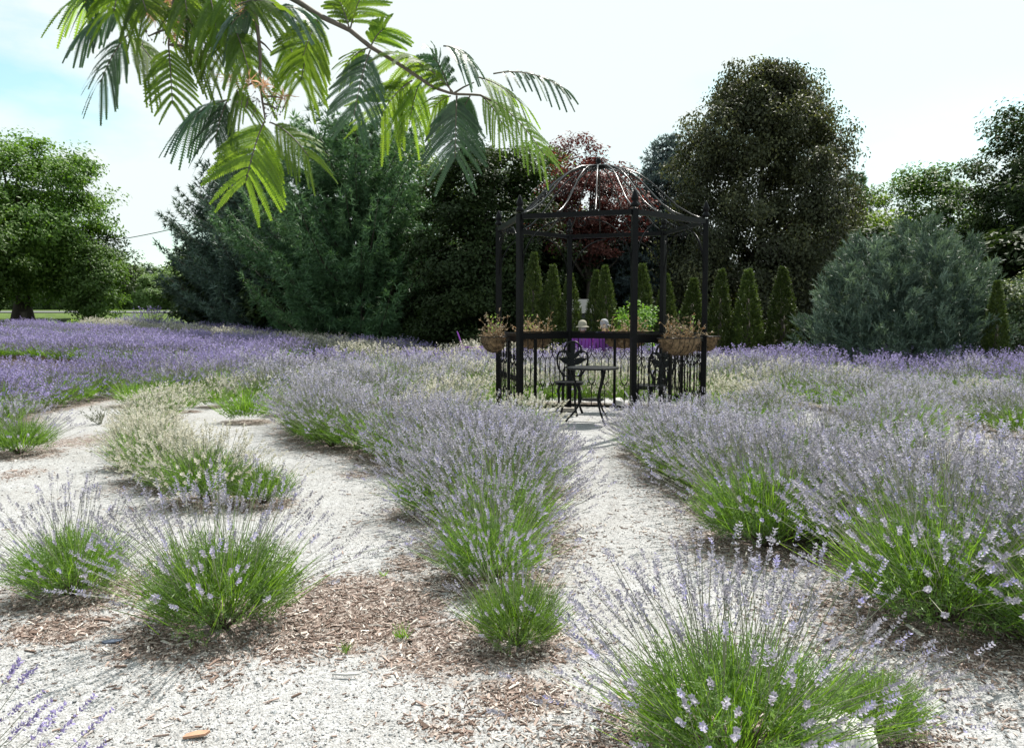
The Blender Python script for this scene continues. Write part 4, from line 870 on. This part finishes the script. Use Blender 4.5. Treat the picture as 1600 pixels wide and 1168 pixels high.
conifer('spruce_tree', 'blue spruce rising right of the gazebo dome', 6.1, 32, 8.6, 3.4, M['spruce'], prof=([0, .3, .6, .8, .92, 1], [1, .88, .66, .46, .26, .1]), z0=.3, dz=.24, per=10, up=-.02, droop=.5, spacing=.14, tuft=.15, nneed=10, wd=.034)
deciduous('pear_tree', 'tallest tree, dense dark oval crown with drooping leaves right of the gazebo', 8.65, 28, 9.8, M['pearleaf'], .0, 3.55, 3.1, 700, 220, .12, .62, shape='egg', tr=.2, droop=.9, shell=.25, nl=12, lobes=30, flat=.9)
conifer('spruce_tree', 'dark conifer tip just right of the tall oval tree', 17.4, 41, 8.9, 2.8, M['pine'], dz=.34, per=8, spacing=.2, tuft=.22, wd=.05)
deciduous('shade_tree', 'sunlit green tree above the blue-green juniper', 18.6, 36, 8.5, M['midleaf'], .4, 3.1, 2.8, 190, 170, .17, .8, tr=.2, lobes=20)
deciduous('shade_tree', 'small green tree in the gap beside the tall oval tree', 14.6, 34, 6.6, M['yellowleaf'], .3, 2.0, 1.9, 80, 130, .16, .7, tr=.14)
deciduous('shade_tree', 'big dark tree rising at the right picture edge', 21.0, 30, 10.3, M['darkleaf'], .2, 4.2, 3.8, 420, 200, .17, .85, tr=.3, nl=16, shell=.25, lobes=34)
for i, (px, Y, hh, rx) in enumerate(((700, 29, 4.4, 1.8), (790, 31, 5.2, 2), (870, 32, 5.4, 2), (930, 32.5, 5.0, 2), (985, 34, 5.2, 2.2), (1080, 31.5, 5, 2.2), (1290, 31.5, 5.6, 2.2), (1380, 30, 4.8, 2.0), (1500, 32, 5, 2.3), (1600, 27, 4.8, 2.3), (1720, 25, 5, 2.4), (460, 36, 4.8, 2.4), (330, 42, 4.5, 2.2), (550, 39, 4.8, 2.4), (620, 40, 5.0, 2.4))):
    X = (px - 800) / FPX * Y
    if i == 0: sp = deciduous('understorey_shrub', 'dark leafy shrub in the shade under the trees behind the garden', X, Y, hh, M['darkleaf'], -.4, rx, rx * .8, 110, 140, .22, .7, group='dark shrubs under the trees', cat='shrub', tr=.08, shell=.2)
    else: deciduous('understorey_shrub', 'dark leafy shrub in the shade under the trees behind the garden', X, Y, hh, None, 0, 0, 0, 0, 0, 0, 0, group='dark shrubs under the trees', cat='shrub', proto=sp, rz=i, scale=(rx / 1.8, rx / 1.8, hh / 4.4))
# juniper
def spray_mass(name, label, x, y, lobes, mm, nspray, ln, nb, wd, spread, upw, cat, plume=0):
    t = thing(name, label, cat, (x, y, g(x, y))); P = []; D = []; lob = np.array(lobes); vol = lob[:, 3] * lob[:, 4]; vol = vol / vol.sum()
    for (cx, cy, h, rx, ry), pr in zip(lobes, vol):
        n = int(nspray * pr); f = rng.random(n) ** 1.15; a = rng.random(n) * 6.2832; pr_ = np.interp(f, [0, .12, .35, .6, .82, 1], [.84, 1, .93, .70, .38, .05]); q = rng.uniform(.62, 1.03, n)
        P.append(np.stack([cx + rx * pr_ * q * np.cos(a), cy + ry * pr_ * q * np.sin(a), f * h * .97], 1)); D.append(np.stack([np.cos(a) * .75, np.sin(a) * .75, upw + 0 * a + f * .5], 1))
    P = np.concatenate(P); D = unit(np.concatenate(D) + rng.normal(0, .18, (len(P), 3))); n = len(P); tone = rng.random(n)
    if plume:
        k = n // plume; c = rng.choice(n, k, replace=False); idp = np.repeat(c, plume); tn = np.repeat(rng.random(k), plume); f = np.tile(np.linspace(0, 1, plume), k)
        P = P[idp] + D[idp] * (f * ln * 1.5 - .1)[:, None] + rng.normal(0, .10, (len(idp), 3)) * (1.15 - f)[:, None]; D = unit(D[idp] + rng.normal(0, .3, (len(idp), 3))); tone = tn; n = len(P)
    idx = np.repeat(np.arange(n), nb)
    f = np.tile(np.linspace(0, 1, nb), n); B0 = P[idx] + D[idx] * (ln * .75 * f)[:, None]; dv = unit(D[idx] + rng.normal(0, spread, (len(idx), 3)))
    G = Geo(); G.needles(B0, dv, ln * rng.uniform(.35, .6, len(idx)) * (1.15 - .5 * f), wd, r=np.clip(tone[idx] * .5 + .5 * rng.random(len(idx)), 0, 1))
    B = Geo(); B.tube([(0, 0, -.1), (0, 0, lobes[0][2] * .7)], [.12, .03], 6); part('trunk', B, M['bark'], t); part('crown', G, mm, t); return t
spray_mass('juniper_bush', 'wide blue-green feathery juniper at right behind the lavender', 9.75, 20, [(.35, 0, 3.6, 1.75, 1.6), (-.95, -.1, 3.15, 1.5, 1.4), (1.35, 0, 3.1, 1.4, 1.3), (-1.6, -.3, 2.3, 1.0, 1.0), (.3, -.9, 2.9, 1.4, 1.1), (1.0, -.8, 2.2, 1.3, 1.0), (-.7, -.9, 2.3, 1.3, 1.0)], M['juniper'], 9000, .30, 13, .022, .38, .75, 'shrub', plume=14)
# arborvitae row
ARB = 'narrow dark green arborvitae'
ab = None
for i, (px, top, Y, hw, lab) in enumerate(((830, 393, 22, .36, 'leftmost and tallest in the line, by the left gazebo post'), (859, 412, 22.1, .37, 'second from the left behind the gazebo'), (893, 425, 22, .36, 'behind the back gazebo post'), (927, 420, 22.3, .30, 'slim, left of the close pair behind the gazebo'),
        (950, 412, 22, .34, 'right of the close pair behind the gazebo'), (1000, 410, 22.4, .42, 'behind the front right gazebo post'), (1078, 432, 22.5, .40, 'shaded one beside the right back gazebo post'), (1040, 425, 22.7, .36, 'shaded one left of the right back gazebo post'), (1122, 418, 22, .36, 'first one right of the gazebo'), (1167, 418, 21.8, .42, 'middle of the three right of the gazebo'), (1221, 415, 21.6, .43, 'last of the three before the juniper'), (1556, 436, 18.2, .27, 'standing alone right of the juniper'))):
    X = (px - 800) / FPX * Y; h = (HORIZ - top) / FPX * Y + EYE
    if ab is None or i in (4, 8):
        ab = spray_mass('arborvitae', 'x', X, Y, [(0, 0, 3.0, .36, .36)], M['arbor'], 1900, .15, 10, .021, .5, 1.1, 'arborvitae'); src = ab
        t = ab
    else:
        t = thing('arborvitae', 'x', 'arborvitae', (X, Y, g(X, Y)), i * 2.1)
        for ch in ab.children: c = ch.copy(); COL.objects.link(c); c.parent = t
    t.rotation_euler = (random.uniform(-.03, .03), random.uniform(-.035, .035), t.rotation_euler[2]); t.scale = (hw / .36, hw / .36, h / 3.05); t['label'] = ARB + ', ' + lab; t['group'] = 'arborvitae row behind the garden'
deciduous('variegated_shrub', 'pale variegated shrub at the far right edge beside the lone arborvitae', 12.5, 19, 2.7, M['varieg'], .2, 1.0, .9, 60, 130, .09, .4, cat='shrub', tr=.06, shell=.3)
deciduous('lime_shrub', 'small bright green shrub in front of the arborvitae, seen through the gazebo', 3.0, 19.4, 1.72, M['limeleaf'], .5, .50, .45, 36, 70, .085, .2, cat='shrub', tr=.03, shell=.3)
# small things of the background
G = Geo(); G.box((0, 0, .75), (1.1, .7, 1.5)); x = pt(912, 475, 25)[0]; t = thing('garden_shed', 'small pale grey shed glimpsed between the arborvitae behind the gazebo', 'shed', (x, 25.4, 0)); part('wall', G, M['grey'], t)
G = Geo(); G.add([(-.65, -.45, 1.503), (.65, -.45, 1.503), (.65, .45, 1.503), (-.65, .45, 1.503), (-.65, 0, 1.95), (.65, 0, 1.95)], [(0, 1, 5, 4), (2, 3, 4, 5), (0, 3, 2, 1)], [(0, 4, 3), (1, 2, 5)]); part('roof', G, M['grey'], t)
x, y = -28.6, 47.0; G = Geo(); G.box((0, 0, .33), (.24, .22, .66)); G.box((0, 0, .68), (.30, .28, .05)); o = link('wooden_post', G.mesh('wooden_post', M['bark']), None, (x, y, g(x, y))); tag(o, 'short thick dark post on the lawn beside the maple trunk', 'post')
for i, (px, Y, s) in enumerate(((84, 45, .5), (118, 45, .6), (140, 44.5, .5), (165, 45, .5), (182, 45, .6), (108, 44, .45))):
    X = (px - 800) / FPX * Y; G = Geo(); n = 70; th, D = fan(n, 1.4, .6); D2 = unit(D + [0, 0, .3]); G.diamonds(rng.normal(0, .1, (n, 3)) * [1, 1, .3] + D2 * .1, D2 - [0, 0, .1], np.cross(D2, UP) + 1e-3, .5 * rng.uniform(.6, 1.1, n), .24, fold=.1)
    o = link('hosta_plant', G.mesh('hosta_plant', M['hosta']), None, (X, Y, g(X, Y)), 0, s * 1.3); tag(o, 'pale leafy plant at the lawn edge behind the far lavender', 'plant', 'pale plants along the lawn edge')
# overhead cable between two poles hidden in the trees
pA = pt(40, 388, 72); pB = pt(345, 338, 66)
for p_ in (pA, pB):
    G = Geo(); G.tube([(0, 0, -.3), (0, 0, p_[2] - g(p_[0], p_[1]) + .4)], [.14, .10], 8); t = thing('utility_pole', 'wooden utility pole hidden among the trees at left, carrying the cable', 'pole', (p_[0], p_[1], g(p_[0], p_[1])), 0, 'utility poles'); part('pole', G, M['bark'], t); G = Geo(); G.box((0, 0, p_[2] - g(p_[0], p_[1]) + .2), (1.6, .1, .12)); part('crossarm', G, M['bark'], t)
q = np.linspace(0, 1, 24)[:, None]; P = pA + (pB - pA) * q - np.array([0, 0, 1.0]) * 1.1 * 4 * q * (1 - q) * .5; G = Geo(); G.tube(P, .035, 5); o = link('power_cable', G.mesh('power_cable', M['cable'])); tag(o, 'thin overhead cable crossing the sky between the maple and the pine', 'cable')

# ------------------------------------------------------------------ little things on the near ground
def litter(name, px, py, pts, th, mm, label, cat):
    x, y = at(px, py); G = Geo(); G.plate(pts, (0, 0, .012), (1, 0, .08), (0, 1, .15), th); o = link(name, G.mesh(name, mm), None, (x, y, g(x, y)), 0); tag(o, label, cat)
litter('bark_piece', 306, 1153, [(-.035, -.012), (.03, -.004), (.04, .012), (.0, .016), (-.03, .004)], .008, M['chipwood'], 'flat reddish piece of bark on the gravel near the bottom edge', 'bark piece')
litter('plastic_scrap', 172, 1006, [(-.035, .0), (-.01, -.014), (.04, -.006), (.045, .008), (.0, .014)], .006, M['bluegrey'], 'dark blue-grey scrap lying on mulch left of the round lavender', 'scrap')
litter('wood_splinter', 540, 1058, [(-.05, .008), (.0, -.004), (.05, -.006), (.03, .004)], .007, M['rock'], 'long pale wood splinter on the mulch patch', 'splinter')
def weed(px, py, n, h, mm, label):
    x, y = at(px, py); th, D = fan(n, 1.0, .6); o_ = rng.normal(0, .01, (n, 3)) * [1, 1, 0]; t = np.array([0, .5, 1.0]); P = o_[:, None] + D[:, None] * (h * rng.uniform(.5, 1, n)[:, None] * t)[..., None]
    G = Geo(); G.ribbon(P, np.array([.004, .004, .001]) * (1 if y < 5 else 1.6), unit(np.cross(D, rng.normal(size=(n, 3))))); C = P[:, 1:].reshape(-1, 3); G.diamonds(np.repeat(C, 3, 0), rng.normal(size=(len(C) * 3, 3)) + [0, 0, .8], rng.normal(size=(len(C) * 3, 3)), h * .16, h * .05)
    o = link('weed', G.mesh('weed', mm), None, (x, y, g(x, y))); tag(o, label, 'weed', 'small weeds on the ground')
weed(628, 996, 20, .06, M['stalk'], 'tiny green weed in the middle of the brown mulch patch'); weed(598, 900, 7, .05, M['stalk'], 'tiny green weed where gravel meets the mulch patch'); weed(156, 663, 26, .26, M['stem'], 'dry grey wispy weed on the sandy strip at left'); weed(540, 1018, 16, .045, M['hosta'], 'faint yellowish weed left of the tiny green one')

# ------------------------------------------------------------------ mimosa branch overhead
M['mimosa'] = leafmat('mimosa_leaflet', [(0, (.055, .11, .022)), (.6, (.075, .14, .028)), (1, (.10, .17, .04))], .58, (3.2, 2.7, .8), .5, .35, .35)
M['mimosashade'] = leafmat('shaded_mimosa_leaflet', [(0, (.022, .055, .03)), (.6, (.035, .085, .042)), (1, (.06, .12, .06))], .14, (1.6, 1.8, .7), .4, .5, .25)  # darker leaflet copy: shade on leaves not lit from behind, painted into the colour
M['mimosatwig'] = solid('mimosa_twig', (.10, .085, .07), .7, nscale=40, bump=.3)
M['bloom'] = leafmat('withered_bloom', [(0, (.45, .25, .12)), (.6, (.65, .38, .28)), (1, (.72, .55, .35))], .4, (1.1, 1, .9))
mim = thing('mimosa_tree', 'overhanging mimosa branch with feathery bright green leaves against the sky', 'tree', (-2.6, .4, 0))
MO = np.array([-2.6, .4, 0])
B = Geo(); trunk = np.array([(0, 0, -.1), (.05, .05, .6), (.02, .15, 1.3), (.12, .25, 2.0), (.3, .4, 2.7)]); B.tube(trunk, [.13, .10, .085, .075, .06], 9); tk = part('trunk', B, M['bark'], mim)
tips = {}
def branch(px_pts, depth, start=None, r0=.009, r1=.003):
    P = [pt(a, b, d) - MO for (a, b), d in zip(px_pts, depth)]
    if start is not None: P = [np.asarray(start)] + [((1 - f) * np.asarray(start) + f * P[0]) + np.array([0, 0, .18 * 4 * f * (1 - f)]) for f in (.33, .66)] + P
    P = np.array(P); k = np.linspace(0, len(P) - 1, len(P) * 3); P2 = np.stack([np.interp(k, range(len(P)), P[:, i]) for i in range(3)], 1)
    rr = np.linspace(r0, r1, len(P2)); B = Geo(); B.tube(P2, rr, 6); return part('branch', B, M['mimosatwig'], mim)
Z4 = lambda x, y: (450 + x * .2996, y * .2996)
Z3 = lambda x, y: (100 + x * .2996, y * .2996)
st = (.3, .4, 2.68)
branch([(420, -20), Z4(40, 0), Z4(160, 80), Z4(320, 155), Z4(430, 245), Z4(550, 315), Z4(690, 410), Z4(770, 460), Z4(860, 490), Z4(1000, 495), Z4(1060, 525)], [1.9, 1.95, 2.0, 2.02, 2.05, 2.08, 2.1, 2.1, 2.1, 2.12, 2.12], st, .009, .0025)
branch([Z3(585, -120), Z3(575, 0), Z3(555, 120), Z3(545, 235)], [1.8, 1.85, 1.88, 1.9], st, .0075, .002)
branch([Z3(1000, -100), Z3(990, 0), Z3(1010, 150), Z3(1025, 300), Z3(1020, 420), Z3(1035, 530), Z3(1050, 625)], [1.85, 1.88, 1.9, 1.92, 1.93, 1.94, 1.95], st, .0075, .002)
for a, b, dd in (((555, 150), (440, 190), 1.88), ((545, 235), (620, 240), 1.9), ((1020, 420), (920, 470), 1.93), ((1035, 505), (1140, 512), 1.94), ((560, 140), (640, 165), 1.88), ((1035, 540), (1110, 570), 1.94), ((1015, 210), (1080, 270), 1.9)):
    branch([Z3(*a), Z3((a[0] + b[0]) / 2, (a[1] + b[1]) / 2 - 6), Z3(*b)], [dd, dd, dd - .02], None, .003, .0016)
for a, b in (((860, 490), (970, 430)), ((880, 500), (878, 560))):
    branch([Z4(*a), Z4((a[0] + b[0]) / 2, (a[1] + b[1]) / 2 - 5), Z4(*b)], [2.1, 2.1, 2.08], None, .003, .0015)
def mleaf(a, b, dep, npair=9, plen=70, roll=0.0, droop=.25, curve=.1, tilt=0.0, fwd=.55, dark=False):
    """one bipinnate leaf: rachis from photo point a to b at depth dep, pinnae plen pixels long"""
    p0 = pt(a[0], a[1], dep); p1 = pt(b[0], b[1], dep + tilt); Lr = np.linalg.norm(p1 - p0); T0 = unit(p1 - p0); L_ = .97 * plen / FPX * dep
    vd = unit((p0 + p1) / 2 - np.array([0, 0, EYE])); s0 = unit(np.cross(T0, vd)); S = unit(s0 * math.cos(roll) + vd * math.sin(roll)); Nn = np.cross(S, T0)
    gdir = np.array([0, 0, -1.0]); G = Geo(); sag = np.array([0, 0, curve * Lr])
    tt = np.linspace(0, 1, 9); path = p0 + np.outer(tt, p1 - p0) + np.outer(4 * tt * (1 - tt), sag); G.tube(path - MO, np.linspace(.0021, .0010, 9), 4, m=1)
    k = 27; q = np.linspace(.0, 1, k)
    for i in range(npair):
        f = .10 + .90 * (i + .5) / npair; p = np.array([np.interp(f, tt, path[:, j]) for j in range(3)]); T = unit(np.array([np.interp(min(1, f + .06), tt, path[:, j]) - np.interp(max(0, f - .06), tt, path[:, j]) for j in range(3)]))
        Lp = L_ * np.interp(f, [0, .3, .65, 1], [.55, .85, 1.0, .78]) * rng.uniform(.9, 1.08)
        for sg in (-1, 1):
            pr0 = rng.random(); tw = rng.normal(0, .22); fw = fwd + (.9 * max(0, f - .75) / .25); d = unit(S * sg + T * fw + rng.normal(0, .05, 3)); c = p + Lp * (np.outer(q, d) + np.outer(q ** 2, T * .18 + gdir * droop * rng.uniform(.6, 1.0)))
            tau = unit(np.gradient(c, axis=0)); w_ = unit(np.cross(np.cross(tau, T * 1.0 + Nn * .15), tau)); nn_ = np.cross(tau, w_); w_ = unit(w_ * math.cos(tw) + nn_ * math.sin(tw)); nn_ = np.cross(tau, w_)
            G.ribbon((c - MO)[None], np.full((1, k), .0040), w_[None], m=0)
            ll = (.0118 * plen / 75) * np.interp(q, [0, .12, .7, 1], [.8, 1, 1, .4]) * dep / 2.0; step = Lp / k
            for s2 in (-1, 1):
                dv = tau * .55 + w_ * s2 * .86 + nn_ * rng.normal(.0, .10, (k, 1)); G.diamonds(c - MO, dv, np.cross(dv, nn_), ll * rng.uniform(.85, 1.1, k), step * 1.12, r=np.clip(pr0 * .7 + rng.random(k) * .3, 0, 1), fold=.05, m=0)
    part('leaf', G, [M['mimosashade'] if dark else M['mimosa'], M['mimosatwig']], mim)
ml = [
 (Z3(345, -70), Z3(40, 20), 1.85, 8, 62, 1.2, .9), (Z3(345, 50), Z3(95, 170), 1.85, 9, 52, 1.25, .9), (Z3(300, -90), Z3(260, 60), 1.8, 7, 60, .5, .55), (Z3(380, -60), Z3(430, 60), 1.82, 6, 60, .4, .5),
 (Z3(335, 180), Z3(190, 430), 1.9, 9, 58, 1.0, .7), (Z3(335, 190), Z3(470, 330), 1.93, 9, 62, 1.0, .75), (Z3(545, 235), Z3(566, 545), 1.9, 10, 46, .1, .12), (Z3(560, 240), Z3(740, 300), 1.92, 8, 62, 1.2, .9),
 (Z3(560, -60), Z3(560, 60), 1.95, 6, 55, .3, .3), (Z3(500, 70), Z3(690, 60), 1.9, 8, 42, 1.1, .8), (Z3(640, 40), Z3(720, 190), 1.9, 8, 58, .8, .6), (Z3(760, -20), Z3(800, 200), 1.88, 9, 62, .6, .5), (Z3(830, 60), Z3(840, 310), 1.93, 9, 66, .7, .5),
 (Z3(880, 130), Z3(970, 400), 1.9, 9, 62, .7, .5), (Z3(900, 30), Z3(1060, 10), 1.86, 7, 60, 1.2, .9), (Z3(1020, 20), Z3(870, 130), 1.87, 8, 52, 1.1, .8), (Z3(1060, 60), Z3(1230, 50), 1.92, 8, 55, 1.25, .95), (Z3(960, -80), Z3(1010, 80), 1.95, 7, 60, .4, .4), (Z3(700, -90), Z3(700, 60), 1.95, 7, 62, .4, .4), (Z3(460, -70), Z3(470, 50), 1.9, 6, 55, .5, .5), (Z3(150, -80), Z3(110, 30), 1.85, 6, 50, .9, .7), (Z3(620, -60), Z3(640, 60), 1.86, 6, 55, .6, .5), (Z3(850, -60), Z3(870, 60), 1.9, 6, 60, .6, .5),
 (Z3(870, 520), Z3(640, 640), 1.92, 9, 62, 1.25, .95), (Z3(850, 530), Z3(790, 720), 1.95, 8, 66, .8, .6), (Z3(900, 470), Z3(930, 560), 1.96, 6, 50, .8, .7), (Z3(1048, 630), Z3(950, 945), 1.95, 10, 72, .15, .22), (Z3(1080, 640), Z3(1275, 815), 1.97, 9, 52, .75, .6),
 (Z4(165, 90), Z4(80, 290), 2.0, 9, 56, .15, .25), (Z4(325, 150), Z4(385, -20), 2.02, 8, 56, .6, .5), (Z4(320, 150), Z4(270, 10), 2.0, 7, 46, .8, .5), (Z4(430, 245), Z4(500, 150), 2.05, 8, 50, .6, .6), (Z4(420, 250), Z4(300, 340), 2.03, 8, 40, 1.0, .5), (Z4(430, 260), Z4(345, 600), 2.02, 10, 60, -.5, .25), (Z4(120, 200), Z4(70, 420), 2.04, 8, 56, .5, .5), (Z4(0, 200), Z4(40, 400), 2.06, 8, 56, .5, .5),
 (Z4(650, 420), Z4(490, 590), 2.12, 9, 68, .35, .35), (Z4(690, 420), Z4(640, 600), 2.15, 8, 56, .7, .6), (Z4(860, 480), Z4(585, 290), 2.06, 9, 66, 1.15, .75), (Z4(850, 480), Z4(760, 300), 2.07, 8, 64, 1.0, .8), (Z4(810, 240), Z4(940, 300), 2.05, 8, 44, 1.25, .9), (Z4(880, 500), Z4(872, 820), 2.1, 11, 64, -.30, .25), (Z4(950, 500), Z4(890, 640), 2.14, 9, 48, .4, .3),
 (Z4(970, 400), Z4(1215, 540), 2.08, 9, 48, 1.2, .9), (Z4(1070, 385), Z4(1430, 455), 2.12, 10, 36, 1.15, .85), (Z4(1050, 520), Z4(1330, 800), 2.13, 10, 52, .95, .6), (Z4(1000, 495), Z4(1120, 650), 2.15, 8, 46, .9, .6), (Z4(850, 500), Z4(760, 560), 2.16, 7, 42, .8, .6)]
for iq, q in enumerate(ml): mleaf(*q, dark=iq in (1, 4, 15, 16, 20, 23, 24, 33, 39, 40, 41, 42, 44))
for (zx, zy) in ((860, 410), (972, 418), (1146, 505), (440, 68), (650, 128), (572, 182), (470, 60), (545, -5), (1040, 440), (930, 60)):
    c = pt(*Z3(zx, zy), 1.9) - MO; G = Geo(); n = 34; d = unit(rng.normal(size=(n, 3)) + [0, 0, -.3]); P = np.stack([c + d * .003, c + d * .016 + rng.normal(0, .003, (n, 3)), c + d * .026 + rng.normal(0, .005, (n, 3)) - [0, 0, .004]], 1); G.ribbon(P, np.array([.0018, .0015, .0012]), unit(np.cross(d, rng.normal(size=(n, 3))))); part('bloom', G, M['bloom'], mim)
for (zx, zy) in ((420, 180), (700, 110), (1010, 540), (1110, 580), (1090, 610), (520, 160), (960, 540)):
    c = pt(*Z3(zx, zy), 1.9) - MO; G = Geo()
    for _ in range(9):
        e = c + rng.normal(0, .014, 3); G.tube([c + [0, 0, .012], (c + e) / 2 + [0, 0, .004], e], .0005, 3); G.lathe([(0, -.003), (.0022, 0), (0, .003)], e, 6)
    part('bud_cluster', G, M['mimosatwig'], mim)
